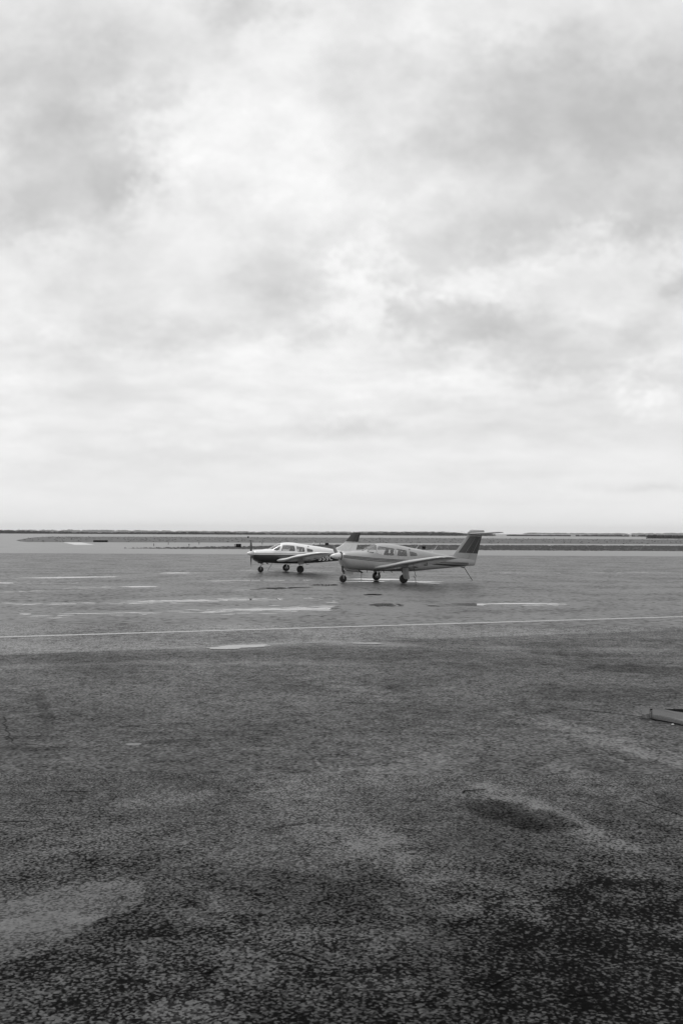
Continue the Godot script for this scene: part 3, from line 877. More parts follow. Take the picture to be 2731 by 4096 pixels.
# textures of one stretch of apron: x from x0, distance from d0, both in metres
func strip_material(x0: float, d0: float, wide: float, deep: float, w: int, grain: float, grain_amp: float, bump: float, seam_a: Vector3, seam_b: Vector3) -> StandardMaterial3D:
	var texel := wide / w
	var h := int(round(deep / texel))
	var nA := noise_data(FastNoiseLite.TYPE_SIMPLEX_SMOOTH, 0.28, 4, 11, texel, x0, d0, w, h)
	var nB := noise_data(FastNoiseLite.TYPE_SIMPLEX_SMOOTH, 2.6, 4, 12, texel, x0, d0, w, h)
	var nG := noise_data(FastNoiseLite.TYPE_CELLULAR, grain, 1, 13, texel, x0, d0, w, h, true)
	var nH := noise_data(FastNoiseLite.TYPE_SIMPLEX_SMOOTH, 24.0, 4, 14, texel, x0, d0, w, h)
	var wet := PackedFloat32Array()
	wet.resize(w * h)
	var fac := PackedFloat32Array()
	fac.resize(w * h)
	fac.fill(1.0)
	var rgh := PackedFloat32Array()
	rgh.resize(w * h)
	var rav := PackedFloat32Array()
	rav.resize(w * h)
	rav.fill(0.22 if bump > 0 else 0.12)
	for p in sheens:
		var c := gp((p[0] + p[2]) / 2, (p[1] + p[3]) / 2)
		_line(x0, d0, texel, w, h, gp(p[0], p[1]), gp(p[2], p[3]), p[4] * 1.6 * c.z * c.z / (EYE * F), func(k: int, m: float) -> void: wet[k] = maxf(wet[k], p[5] * m * clampf(1.0 + (nA[k] - 127.5) / 90.0, 0.25, 1.4)))
	for p in puddles:
		var c := gp(p[0], p[1])
		var rx: float = p[2] * 1.12 * -c.z / F
		var rz: float = p[3] * 1.7 * c.z * c.z / (EYE * F)
		_ellipse(x0, d0, texel, w, h, c, rx, rz, p[4] * -c.z / EYE, 1.2, nA, nB, func(k: int, m: float) -> void: wet[k] = maxf(wet[k], m * 0.7))
	for p in ravelled:
		var c := gp(p[0], p[1])
		_ellipse(x0, d0, texel, w, h, c, p[2] * -c.z / F, p[3] * c.z * c.z / (EYE * F), 0.0, 1.6, nA, nB, func(k: int, m: float) -> void: rav[k] += m * p[4])
	for p in patches:
		var c := gp(p[0], p[1])
		var rx: float = p[2] * -c.z / F
		var rz: float = p[3] * c.z * c.z / (EYE * F)
		var sl: float = -p[4] * -c.z / EYE
		_ellipse(x0, d0, texel, w, h, c, rx, rz, -sl, p[7], nA, nB, func(k: int, m: float) -> void:
			fac[k] *= lerpf(1.0, p[5], m)
			rgh[k] += p[6] * m
			if p[5] > 2.0: rav[k] -= m * 0.45, 0.3 if p[5] < 0.4 else (1.5 if p[5] > 2.0 else 1.0))
	for b in bands:
		_line(x0, d0, texel, w, h, gp(b[0], b[1]), gp(b[2], b[3]), b[4], func(k: int, m: float) -> void: fac[k] *= lerpf(1.0, b[5], m * nB[k] / 140.0))
	var crack := PackedFloat32Array()
	crack.resize(w * h)
	for c in cracks:
		for i in range(1, c.size() - 1):
			_line(x0, d0, texel, w, h, gp(c[i][0], c[i][1]), gp(c[i + 1][0], c[i + 1][1]), maxf(c[0] * 1.1, texel * 0.9), func(k: int, m: float) -> void: crack[k] = maxf(crack[k], m * minf(1.0, 1.6 * c[0] / texel)))
	# which side of the seam between the two pavements
	var sd := Vector2(seam_b.x - seam_a.x, -(seam_b.z - seam_a.z)).normalized()
	var alb := PackedByteArray()
	alb.resize(w * h)
	var hei := PackedByteArray()
	hei.resize(w * h)
	var coa := PackedByteArray()
	coa.resize(w * h)
	var k := 0
	for j in h:
		var d := d0 + (j + 0.5) * texel
		for i in w:
			var x := x0 + (i + 0.5) * texel
			var a := nA[k] / 127.5 - 1.0
			var b := nB[k] / 127.5 - 1.0
			var g := nG[k] / 255.0
			var f := nH[k] / 127.5 - 1.0
			var side := clampf((sd.x * (d + seam_a.z) - sd.y * (x - seam_a.x)) * 3.0, 0.0, 1.0)
			var base := 0.011 + 0.027 * side
			var thr := lerpf(-0.62, 0.16, minf(rav[k], 1.15))
			var gap := smooth(thr - 0.26, thr + 0.26, 0.75 * f + 0.85 * (g - 0.5) + 0.3 * b)
			var stones := (1.0 + grain_amp * (1.9 * g * g - 0.63)) * lerpf(0.06, 1.0, gap)
			var c := (1.0 - 0.95 * crack[k])
			var l := base * (1.0 + 0.6 * a + 0.5 * b) * stones * fac[k] * c
			var u := wet[k]
			alb[k] = lut[clampi(int(l * 4095.0), 0, 2047)]
			# the film of water that clings to the pavement: how much of it is wet
			var film := (0.45 + (0.22 if bump > 0 else 0.50) * side) * (1.0 + 0.42 * a + 0.30 * b) * (0.10 + 0.90 * stones) * pow(fac[k], 0.8) * c + rgh[k]
			coa[k] = clampi(int(minf(film + 0.6 * u, 1.0) * 255.0), 0, 255)
			hei[k] = clampi(int((0.25 + 0.3 * g + 0.35 * gap) * (1.0 - u) * c * 255.0), 0, 255)
			k += 1
	var m := StandardMaterial3D.new()
	m.albedo_texture = ImageTexture.create_from_image(Image.create_from_data(w, h, false, Image.FORMAT_L8, alb))
	m.roughness = 0.9
	if bump > 0:
		m.heightmap_enabled = true
		m.heightmap_scale = bump
		m.heightmap_texture = ImageTexture.create_from_image(Image.create_from_data(w, h, false, Image.FORMAT_L8, hei))
	m.texture_repeat = false
	m.metallic_specular = 0.1
	m.clearcoat_enabled = true
	m.clearcoat = 1.0
	m.clearcoat_roughness = 0.29 if bump > 0 else 0.40
	m.clearcoat_texture = ImageTexture.create_from_image(Image.create_from_data(w, h, false, Image.FORMAT_L8, coa))
	return m

func _ellipse(x0: float, d0: float, texel: float, w: int, h: int, c: Vector3, rx: float, rz: float, slope: float, edge: float, nA: PackedByteArray, nB: PackedByteArray, act: Callable, rag := 1.0) -> void:
	var cx := (c.x - x0) / texel
	var cd := (-c.z - d0) / texel
	var ax := rx / texel
	var ad := rz / texel
	var reach := ad * 1.5 + absf(slope) * ax * 1.5
	for j in range(maxi(0, int(cd - reach)), mini(h, int(cd + reach) + 1)):
		for i in range(maxi(0, int(cx - ax * 1.5)), mini(w, int(cx + ax * 1.5) + 1)):
			var u := (i - cx) / ax
			var v := (j - cd + slope * (i - cx)) / ad
			var k := j * w + i
			var q := sqrt(u * u + v * v) + ((nA[k] - 127.5) / 127.5 * 0.55 + (nB[k] - 127.5) / 127.5 * 0.35) * rag
			if q < 1.0 + edge * 0.5:
				act.call(k, 1.0 - smooth(1.0 - edge * 0.5, 1.0 + edge * 0.5, q))

func _line(x0: float, d0: float, texel: float, w: int, h: int, a: Vector3, b: Vector3, r: float, act: Callable) -> void:
	var p := Vector2((a.x - x0) / texel, (-a.z - d0) / texel)
	var q := Vector2((b.x - x0) / texel, (-b.z - d0) / texel)
	var rr := r / texel
	for j in range(maxi(0, int(minf(p.y, q.y) - rr - 1)), mini(h, int(maxf(p.y, q.y) + rr + 2))):
		for i in range(maxi(0, int(minf(p.x, q.x) - rr - 1)), mini(w, int(maxf(p.x, q.x) + rr + 2))):
			var s := Vector2(i, j)
			var t := clampf((s - p).dot(q - p) / maxf((q - p).length_squared(), 0.001), 0.0, 1.0)
			var dist := s.distance_to(p.lerp(q, t)) / rr
			if dist < 1.0: act.call(j * w + i, 1.0 - dist * dist)

func rect_surface(mesh: ArrayMesh, x0: float, d0: float, x1: float, d1: float, full: Rect2, m: Material, y := 0.0) -> void:
	var a := []
	a.resize(Mesh.ARRAY_MAX)
	var v := PackedVector3Array()
	var uv := PackedVector2Array()
	var n := PackedVector3Array()
	for p in [Vector2(x0, d0), Vector2(x0, d1), Vector2(x1, d1), Vector2(x0, d0), Vector2(x1, d1), Vector2(x1, d0)]:
		v.append(Vector3(p.x, y, -p.y))
		uv.append((p - full.position) / full.size)
		n.append(Vector3.UP)
	a[Mesh.ARRAY_VERTEX] = v
	a[Mesh.ARRAY_TEX_UV] = uv
	a[Mesh.ARRAY_NORMAL] = n
	mesh.add_surface_from_arrays(Mesh.PRIMITIVE_TRIANGLES, a)
	mesh.surface_set_material(mesh.get_surface_count() - 1, m)

func noise_material(lo: float, hi: float, metres: float, rough: float, seed_: int, spec := 0.5) -> StandardMaterial3D:
	var n := FastNoiseLite.new()
	n.seed = seed_
	n.noise_type = FastNoiseLite.TYPE_SIMPLEX_SMOOTH
	n.frequency = 0.02
	n.fractal_octaves = 6
	n.fractal_gain = 0.65
	var t := NoiseTexture2D.new()
	t.width = 512
	t.height = 512
	t.seamless = true
	t.noise = n
	var r := Gradient.new()
	r.set_color(0, grey(lo))
	r.set_color(1, grey(hi))
	t.color_ramp = r
	var m := StandardMaterial3D.new()
	m.albedo_texture = t
	m.uv1_triplanar = true
	m.uv1_world_triplanar = true
	m.uv1_scale = Vector3.ONE / metres
	m.roughness = rough
	m.metallic_specular = spec
	return m

# ---------------------------------------------------------------- sky
# cloud masses: [x, y, half width, half height, tone] in units of 1568 x 2352 over the photograph
var clouds := [
	[150, 320, 190, 170, -50], [275, 430, 60, 65, -26], [60, 490, 140, 60, -26], [120, 140, 220, 110, -20], [560, 30, 120, 34, -34], [420, 90, 120, 30, -10],
	[450, 290, 170, 120, 16], [640, 360, 210, 150, 12], [850, 610, 75, 85, 24], [810, 740, 70, 90, 14], [1020, 50, 260, 60, 14],
	[1370, 250, 280, 160, -46], [1520, 380, 150, 160, -26], [1130, 340, 200, 190, -18], [1230, 540, 170, 70, -30], [1500, 490, 140, 60, -24], [1570, 650, 50, 35, -40],
	[1365, 520, 55, 26, 24], [1080, 655, 75, 42, 24], [1240, 610, 90, 30, 14], [1480, 905, 45, 45, 18], [1400, 590, 120, 30, 12],
	[640, 640, 110, 110, -22], [955, 700, 65, 65, -26], [720, 780, 90, 40, -16], [1110, 750, 150, 52, -40], [1270, 825, 130, 55, -24], [1450, 790, 110, 70, -20],
	[300, 775, 190, 36, -22], [150, 700, 160, 50, -8], [600, 795, 130, 42, 16], [650, 900, 260, 60, 10], [1060, 885, 160, 32, 14],
	[810, 985, 130, 20, -22], [440, 1042, 210, 20, -14], [1250, 985, 160, 30, -10], [1500, 1120, 130, 9, -20], [1150, 1092, 160, 10, -8], [340, 992, 70, 16, 10], [0, 850, 110, 200, 12], [200, 1090, 300, 20, -8], [1000, 1150, 400, 10, -5]]
var sky_warp: FastNoiseLite
var sky_fbm: FastNoiseLite
var sky_low: FastNoiseLite
var sky_puff: FastNoiseLite

func sky_tone(d: Vector3) -> float:
	var up := maxf(d.y, 0.0)
	var p := Vector3(d.x, 0, d.z) / (up + 0.10)
	var fine := sky_fbm.get_noise_3d(p.x * 60.0, up * 40.0, p.z * 60.0)
	var low := sky_low.get_noise_3d(p.x * 30.0, up * 30.0, p.z * 30.0)
	var tone := 233.0
	var inside := 0.0
	var puff := 0.0
	var v := d * cam_basis          # inverse rotation
	if v.z < -0.2:
		var x := (CX + F * v.x / -v.z) * 1568.0 / 2731.0
		var y := (CY - F * v.y / -v.z) * 1568.0 / 2731.0
		puff = sky_puff.get_noise_2d(x, y * (1.35 + 0.9 * smooth(650, 1220, y)))
		inside = (1.0 - smooth(950, 1350, absf(x - 784))) * smooth(-700, -250, y)
		var wx := sky_warp.get_noise_2d(x, y * 1.6) * 75.0
		var wy := sky_warp.get_noise_2d(x + 4000.0, y * 1.6) * 45.0
		wx += sky_warp.get_noise_2d(x * 4.0, y * 5.0) * 34.0
		wy += sky_warp.get_noise_2d(x * 4.0 + 900.0, y * 5.0) * 24.0
		for c in clouds:
			var b: float = (y + wy * minf(1.0, c[3] / 50.0) - c[1]) / c[3]
			if absf(b) > 2.5: continue
			var a: float = (x + wx - c[0]) / c[2]
			var q := a * a + b * b
			if q < 6.0: tone += c[4] * (0.62 if c[4] < 0 else 0.8) * exp(-q * 0.85) * inside
	tone += low * lerpf(75.0, 8.0, inside) * smooth(0.0, 0.25, up + 0.05)
	tone += (fine * lerpf(28.0, 6.0, inside) + puff * 17.0 * inside) * smooth(-0.05, 0.2, up)
	tone += 8.0 * (1.0 - smooth(0.0, 0.15, up))
	return clampf(tone, 120.0, 253.0)

func make_sky() -> ImageTexture:
	sky_warp = FastNoiseLite.new(); sky_warp.seed = 5; sky_warp.frequency = 0.008; sky_warp.fractal_octaves = 4
	sky_fbm = FastNoiseLite.new(); sky_fbm.seed = 8; sky_fbm.frequency = 0.03; sky_fbm.fractal_octaves = 6; sky_fbm.fractal_gain = 0.58
	sky_puff = FastNoiseLite.new(); sky_puff.seed = 17; sky_puff.frequency = 0.0038; sky_puff.fractal_octaves = 6; sky_puff.fractal_gain = 0.55; sky_puff.domain_warp_enabled = true; sky_puff.domain_warp_amplitude = 60.0; sky_puff.domain_warp_frequency = 0.006
	sky_low = FastNoiseLite.new(); sky_low.seed = 21; sky_low.frequency = 0.02; sky_low.fractal_octaves = 3
	var fill := func(w: int, h: int, c0: int, c1: int, r0: int, r1: int) -> PackedByteArray:
		var out := PackedByteArray()
		out.resize((c1 - c0) * (r1 - r0))
		var k := 0
		for r in range(r0, r1):
			var el := (0.5 - (r + 0.5) / h) * PI
			for c in range(c0, c1):
				var az := ((c + 0.5) / w - 0.5) * TAU
				out[k] = int(sky_tone(Vector3(sin(az) * cos(el), sin(el), -cos(az) * cos(el))) + 0.5)
				k += 1
		return out
	var im := Image.create_from_data(512, 256, false, Image.FORMAT_L8, fill.call(512, 256, 0, 512, 0, 256))
	im.resize(4096, 2048, Image.INTERPOLATE_CUBIC)
	var c0 := 2048 - 340
	var r0 := 1024 - 440
	var part := Image.create_from_data(680, 450, false, Image.FORMAT_L8, fill.call(4096, 2048, c0, c0 + 680, r0, r0 + 450))
	im.blit_rect(part, Rect2i(0, 0, 680, 450), Vector2i(c0, r0))
	# the first column of a panorama faces -z
	var turned := Image.create(4096, 2048, false, Image.FORMAT_L8)
	turned.blit_rect(im, Rect2i(2048, 0, 2048, 2048), Vector2i(0, 0))
	turned.blit_rect(im, Rect2i(0, 0, 2048, 2048), Vector2i(2048, 0))
	im = turned
	return ImageTexture.create_from_image(im)

func plain(l: float, rough: float, metal := 0.0) -> StandardMaterial3D:
	var m := StandardMaterial3D.new()
	m.albedo_color = grey(l)
	m.roughness = rough
	m.metallic = metal
	return m

func paint(l: float, spread: float, rough: float, seed_: int) -> StandardMaterial3D:
	var m := noise_material(l * (1 - spread), minf(l * (1 + spread * 0.6), 0.85), 1.7, rough, seed_)
	m.uv1_world_triplanar = false
	m.clearcoat_enabled = true
	m.clearcoat = 0.6
	m.clearcoat_roughness = 0.1
	return m

func px_outline(pts: Array) -> PackedVector2Array:
	var out := PackedVector2Array()
	for p in pts:
		var g := gp(p[0], p[1])
		out.append(Vector2(g.x, g.z))
	return out

func leaf_clump(seed_: int, faces: int, flat: float) -> ArrayMesh:
	# a mound of leaf-sized faces, one unit wide and one tall
	var rng := RandomNumberGenerator.new()
	rng.seed = seed_
	var st := tool()
	st.set_smooth_group(-1)
	for k in faces:
		var a := rng.randf() * TAU
		var r := sqrt(rng.randf()) * 0.5
		var y := rng.randf() * flat * sqrt(maxf(0.0, 1.0 - r * r * 3.4))
		var c := Vector3(cos(a) * r, y, sin(a) * r)
		var s := rng.randf_range(0.06, 0.13)
		var u := Vector3(rng.randfn(), rng.randfn(), rng.randfn()).normalized() * s
		var w := u.cross(Vector3(rng.randfn(), rng.randfn(), rng.randfn())).normalized() * s * 0.7
		tri(st, c - u, c + w, c + u); tri(st, c - u, c + u, c - w)
	st.generate_normals()
	return st.commit()

func scatter(called: String, mesh: Mesh, m: Material, xf: Array, label: String, category: String) -> void:
	var mm := MultiMesh.new()
	mm.transform_format = MultiMesh.TRANSFORM_3D
	mm.mesh = mesh
	mm.instance_count = xf.size()
	for i in xf.size(): mm.set_instance_transform(i, xf[i])
	var o := MultiMeshInstance3D.new()
	o.name = numbered(called)
	o.multimesh = mm
	o.material_override = m
	add_child(o)
	tag(o, label, category)
	o.set_meta("kind", "stuff")

func rope(points: Array, r: float, label: String) -> void:
	var st := tool()
	tube(st, points, [r], 7)
	var o := put(st, "tie_down_rope", M.rope, self)
	tag(o, label, "rope", "tie-down ropes of the aircraft")

func sign_box(at: Vector3, turn: float, w: float, h: float, leg: float, panels: int, label: String) -> void:
	var o := thing("airfield_sign", at, turn, label, "sign", "dark signs beside the taxiway")
	for k in panels:
		var st := tool()
		var pw := w / panels
		rbox(st, Vector3(-w / 2 + pw * (k + 0.5), leg + h / 2, 0), Vector3(pw - 0.01, h, 0.22), 0.02)
		put(st, "sign_panel", M.black, o)
	var n := panels + 1
	for k in n:
		var st := tool()
		tube(st, [Vector3(lerpf(-w * 0.4, w * 0.4, float(k) / (n - 1)), 0, 0), Vector3(lerpf(-w * 0.4, w * 0.4, float(k) / (n - 1)), leg + 0.02, 0)], [0.03], 8)
		lathe(st, Vector3(lerpf(-w * 0.4, w * 0.4, float(k) / (n - 1)), 0, 0), Vector3.UP, [Vector2(0, 0.07), Vector2(0.02, 0.07), Vector2(0.03, 0.03)], 10)
		put(st, "leg", M.metal_dark, o)

func _ready() -> void:
	# ------------------------------------------------ camera, sky, sun, exposure
	var cam := Camera3D.new()
	cam.name = "camera"
	cam.fov = rad_to_deg(2.0 * atan(2048.0 / F))
	cam.far = 20000.0
	cam.near = 0.1
	add_child(cam)
	cam.transform = Transform3D(cam_basis, Vector3(0, EYE, 0))
	cam.current = true
	var env := Environment.new()
	env.background_mode = Environment.BG_SKY
	var sm := PanoramaSkyMaterial.new()
	sm.panorama = make_sky()
	var sky := Sky.new()
	sky.sky_material = sm
	env.sky = sky
	env.tonemap_mode = Environment.TONE_MAPPER_LINEAR
	env.tonemap_exposure = 1.0
	env.sdfgi_enabled = true
	env.ssao_enabled = true
	env.ssil_enabled = true
	env.fog_enabled = true
	env.fog_density = 0.0001
	env.fog_light_color = grey(0.75)
	var we := WorldEnvironment.new()
	we.name = "environment"
	we.environment = env
	add_child(we)
	var sun := DirectionalLight3D.new()
	sun.name = "sun"
	sun.light_energy = 0.5
	sun.light_angular_distance = 20.0
	sun.light_color = Color(1, 1, 1)
	sun.shadow_enabled = true
	add_child(sun)
	sun.look_at_from_position(Vector3.ZERO, -Vector3(-0.35, 1.0, -0.25), Vector3.UP)
	print("sky done ", Time.get_ticks_msec())

	# ------------------------------------------------ materials
	lut.resize(2048)
	for i in 2048: lut[i] = int(clampf(srgb(i / 2047.0 / 2.0), 0, 1) * 255.0 + 0.5)
	M.white_paint = paint(0.76, 0.10, 0.35, 31)
	M.paint_grey = paint(0.35, 0.12, 0.40, 32)
	M.paint_dull = paint(0.30, 0.25, 0.5, 33)
	M.dark_paint = paint(0.022, 0.3, 0.3, 34)
	M.black = plain(0.008, 0.7)
	M.black.metallic_specular = 0.2
	M.tyre = plain(0.014, 0.75)
	M.rim = plain(0.10, 0.5)
	M.metal = plain(0.35, 0.4, 0.6)
	M.metal_dark = plain(0.06, 0.5, 0.3)
	M.chrome = plain(0.6, 0.2, 0.9)
	M.blade = plain(0.07, 0.4, 0.2)
	M.lens = plain(0.3, 0.15)
	M.cloth = noise_material(0.010, 0.035, 0.4, 0.9, 35)
	M.rope = plain(0.07, 0.9)
	M.glass = StandardMaterial3D.new()
	M.glass.albedo_color = Color(0.9, 0.9, 0.9, 0.12)
	M.glass.transparency = BaseMaterial3D.TRANSPARENCY_ALPHA
	M.glass.roughness = 0.03
	M.water = plain(0.010, 0.025)
	M.far_pavement = noise_material(0.10, 0.20, 60.0, 0.42, 36)
	M.apron_far = noise_material(0.025, 0.055, 9.0, 0.9, 37, 0.1)
	M.apron_far.clearcoat_enabled = true
	M.apron_far.clearcoat = 1.0
	M.apron_far.clearcoat_roughness = 0.31
	M.grass = noise_material(0.09, 0.16, 14.0, 0.95, 38, 0.2)
	M.grass_blade = plain(0.15, 0.9)
	M.paint_line = noise_material(0.10, 0.62, 0.5, 0.6, 39)
	M.bright_mark = noise_material(0.38, 0.6, 6.0, 0.5, 40)
	M.edge = noise_material(0.16, 0.30, 4.0, 0.6, 43)
	M.leaf = plain(0.028, 0.8)
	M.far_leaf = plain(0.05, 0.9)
	M.slab = noise_material(0.035, 0.11, 0.25, 0.9, 41, 0.15)
	M.slab.clearcoat_enabled = true
	M.slab.clearcoat = 0.3
	M.slab.clearcoat_roughness = 0.3
	M.soil = noise_material(0.01, 0.03, 0.3, 0.95, 42)

	# ------------------------------------------------ ground
	var base := put(sheet(PackedVector2Array([Vector2(-9000, -138), Vector2(9000, -138), Vector2(9000, -7500), Vector2(-9000, -7500)]), -0.012), "ground", M.far_pavement, self)
	structure(base)
	var seam_a := gp(180, 2617)
	var seam_b := gp(2731, 2522)
	var mesh := ArrayMesh.new()
	var near_m := strip_material(-5.0, 2.5, 10.0, 7.5, 1760, 70.0, 0.9, 0.5, seam_a, seam_b)
	print("near ", Time.get_ticks_msec())
	var mid_m := strip_material(-14.0, 10.0, 28.0, 16.0, 1900, 40.0, 0.6, 0.4, seam_a, seam_b)
	print("mid ", Time.get_ticks_msec())
	var far_m := strip_material(-45.0, 26.0, 90.0, 84.0, 1500, 9.0, 0.3, 0.0, seam_a, seam_b)
	print("far ", Time.get_ticks_msec())
	rect_surface(mesh, -5, 2.5, 5, 10, Rect2(-5, 2.5, 10, 7.5), near_m)
	var full := Rect2(-14, 10, 28, 16)
	var hole := [4.02, 13.30, 5.4, 13.78]           # the open drain
	rect_surface(mesh, -14, 10, 14, hole[1], full, mid_m)
	rect_surface(mesh, -14, hole[3], 14, 26, full, mid_m)
	rect_surface(mesh, -14, hole[1], hole[0], hole[3], full, mid_m)
	rect_surface(mesh, hole[2], hole[1], 14, hole[3], full, mid_m)
	rect_surface(mesh, -45, 26, 45, 110, Rect2(-45, 26, 90, 84), far_m)
	for r in [[-2000, -300, -5, 10], [5, -300, 2000, 10], [-5, -300, 5, 2.5], [-2000, 10, -14, 26], [14, 10, 2000, 26], [-2000, 26, -45, 110], [45, 26, 2000, 110], [-2000, 110, 2000, 143.5]]:
		rect_surface(mesh, r[0], r[1], r[2], r[3], Rect2(0, 0, 1, 1), M.apron_far)
	structure(put_mesh(mesh, "apron", null, self))
	# painted taxi line, a strip 0.2 m wide across the apron
	var la := gp(0, 2549)
	var lb := gp(2731, 2467)
	var ld := Vector2(lb.x - la.x, lb.z - la.z)
	var ln := Vector2(-ld.y, ld.x).normalized() * 0.13
	var l0 := Vector2(la.x, la.z) - ld * 0.8
	var l1 := Vector2(lb.x, lb.z) + ld * 0.8
	structure(put(sheet(PackedVector2Array([l0 - ln, l1 - ln, l1 + ln, l0 + ln]), 0.004), "painted_line", M.paint_line, self))
	# standing water
	var pn := FastNoiseLite.new()
	pn.seed = 4
	pn.frequency = 0.9
	pn.fractal_octaves = 4
	for i in puddles.size():
		var p: Array = puddles[i]
		var c := gp(p[0], p[1])
		var rx: float = p[2] * -c.z / F
		var rz: float = p[3] * c.z * c.z / (EYE * F)
		var out := PackedVector2Array()
		for k in 90:
			var a := TAU * k / 90.0
			var r := 1.0 + 0.5 * pn.get_noise_3d(cos(a) * 1.5, sin(a) * 1.5, i * 7.0) + 0.22 * pn.get_noise_3d(cos(a) * 9.0, sin(a) * 9.0, i * 3.0)
			out.append(Vector2(c.x + rx * r * cos(a), c.z + rz * r * sin(a) + p[4] * -c.z / EYE * rx * r * cos(a)))
		structure(put(sheet(out, 0.0025 + i * 0.0003), "puddle", M.water, self))
	var film := tool()
	film.set_smooth_group(-1)
	var fr := RandomNumberGenerator.new()
	fr.seed = 31
	for p in sheens:
		var a := gp(p[0], p[1])
		var b := gp(p[2], p[3])
		var half: float = p[4] * a.z * b.z / (EYE * F)
		if p[5] < 0.3 or p[1] > 2500: continue
		var n := int(clampf(a.distance_to(b) * half * 2.0 * 26.0 * p[5] * p[5], 10, 2200))
		for k in n:
			var c := a.lerp(b, fr.randf()) + Vector3(0, 0, fr.randfn() * half * 0.42)
			if pn.get_noise_2d(c.x * 0.25, c.z * 0.5) < fr.randf_range(-0.5, 0.02): continue
			var bx := CX + F * c.x / -c.z
			if bx > 1340 and bx < 1900: continue         # this stretch is only damp, without standing water
			var rx := fr.randf_range(0.08, 0.34)
			var rz := fr.randf_range(0.04, 0.13)
			var y := 0.0008 + fr.randf() * 0.0014
			var ring_ := PackedVector3Array()
			for j in 14:
				var t := TAU * j / 14.0
				var r := fr.randf_range(0.65, 1.1)
				ring_.append(Vector3(c.x + rx * r * cos(t), y, c.z - rz * r * sin(t)))
			cap(film, ring_, true)
	var film_o := put(film, "water_film", M.water, self)
	structure(film_o)
	# pale edge strip where the apron ends, and a bright painted patch on the taxiway
	structure(put(sheet(PackedVector2Array([Vector2(-2000, -143.5), Vector2(2000, -143.5), Vector2(2000, -146.5), Vector2(-2000, -146.5)]), -0.004), "apron_edge", M.edge, self))
	structure(put(sheet(px_outline([[253, 2169.3], [325, 2169.5], [380, 2179], [300, 2179.2]]), -0.006), "painted_marking", M.bright_mark, self))
	# grass strips
	var far_pts := px_outline([[65, 2161.5], [80, 2165.2], [110, 2167.8], [300, 2168.6], [700, 2169.5], [1050, 2170.7], [1500, 2172.5], [1900, 2174.0], [2731, 2176.5]])
	far_pts.append(Vector2(420, far_pts[far_pts.size() - 1].y))
	far_pts.append(Vector2(420, -510))
	far_pts.append_array(px_outline([[2731, 2158.0], [2315, 2155.8], [1900, 2153.2], [1050, 2149.0], [600, 2147.2], [200, 2146.6], [140, 2149.2], [95, 2155.5]]))
	structure(put(sheet(far_pts, -0.002), "grass_strip", M.grass, self))
	var near_pts := px_outline([[495, 2193.2], [700, 2195.6], [1050, 2197.0], [1400, 2198.6], [1900, 2200.8], [2731, 2204.8]])
	near_pts.append(Vector2(420, near_pts[near_pts.size() - 1].y))
	near_pts.append(Vector2(420, -207))
	near_pts.append_array(px_outline([[2731, 2184.2], [2315, 2182.4], [1900, 2181.4], [1650, 2180.4], [1280, 2179.9], [1150, 2182.4], [1050, 2184.8], [800, 2188.5], [600, 2191.8]]))
	structure(put(sheet(near_pts, 0.0), "grass_strip", M.grass, self))
	var rng := RandomNumberGenerator.new()
	rng.seed = 77
	var tuft := tool()
	tuft.set_smooth_group(-1)
	for k in 16:
		var a := rng.randf() * TAU
		var c := Vector3(cos(a), 0, sin(a)) * rng.randf_range(0.05, 0.45)
		var tip := c + Vector3(rng.randf_range(-0.25, 0.25), rng.randf_range(0.5, 1.0), rng.randf_range(-0.25, 0.25))
		var s := Vector3(-sin(a), 0, cos(a)) * 0.09
		tri(tuft, c - s, tip, c + s)
	tuft.generate_normals()
	var tuft_mesh := tuft.commit()
	var xf := []
	for poly in [near_pts, far_pts]:
		var n := 9000 if poly == near_pts else 1200
		var done := 0
		while done < n:
			var p := Vector2(rng.randf_range(-130, 200), rng.randf_range(-215, -140) if poly == near_pts else rng.randf_range(-500, -220))
			if absf(p.x) > -p.y * 0.40 + 10: continue
			if not Geometry2D.is_point_in_polygon(p, poly): continue
			var s := rng.randf_range(0.09, 0.2) * (1.0 if poly == near_pts else 1.5)
			xf.append(Transform3D(Basis(Vector3.UP, rng.randf() * TAU).scaled(Vector3(s * 3.0, s, s * 3.0)), Vector3(p.x, -0.004, p.y)))
			done += 1
	scatter("grass", tuft_mesh, M.grass_blade, xf, "rough short grass on the strips beyond the apron", "grass")

	# ------------------------------------------------ bushes and woodland at the horizon
	var clump := leaf_clump(3, 150, 1.0)
	xf = []
	for k in 1500:
		var z := -rng.randf_range(1050, 1120)
		var x := rng.randf_range(-0.42, 0.42) * -z
		var px := CX + F * x / -z
		if px > 1975 and px < 2028: continue
		if px > 2480 and px < 2560 and rng.randf() < 0.6: continue
		var hgt := rng.randf_range(2.4, 3.8) * (0.75 + 0.35 * sin(x * 0.021) * sin(x * 0.007 + 1.0))
		if px > 2028: hgt *= 0.75
		xf.append(Transform3D(Basis(Vector3.UP, rng.randf() * TAU).scaled(Vector3(rng.randf_range(3.0, 6.5), hgt, rng.randf_range(3.0, 6.0))), Vector3(x, -0.03, z)))
	for k in 260:
		var z := -rng.randf_range(575, 620)
		var x := rng.randf_range(0.292, 0.44) * -z
		var hgt := rng.randf_range(1.2, 2.3)
		xf.append(Transform3D(Basis(Vector3.UP, rng.randf() * TAU).scaled(Vector3(rng.randf_range(2.0, 4.0), hgt, rng.randf_range(2.0, 4.0))), Vector3(x, -0.03, z)))
	scatter("bushes", clump, M.leaf, xf, "low dark bushes in a continuous line along the horizon", "bushes")
	xf = []
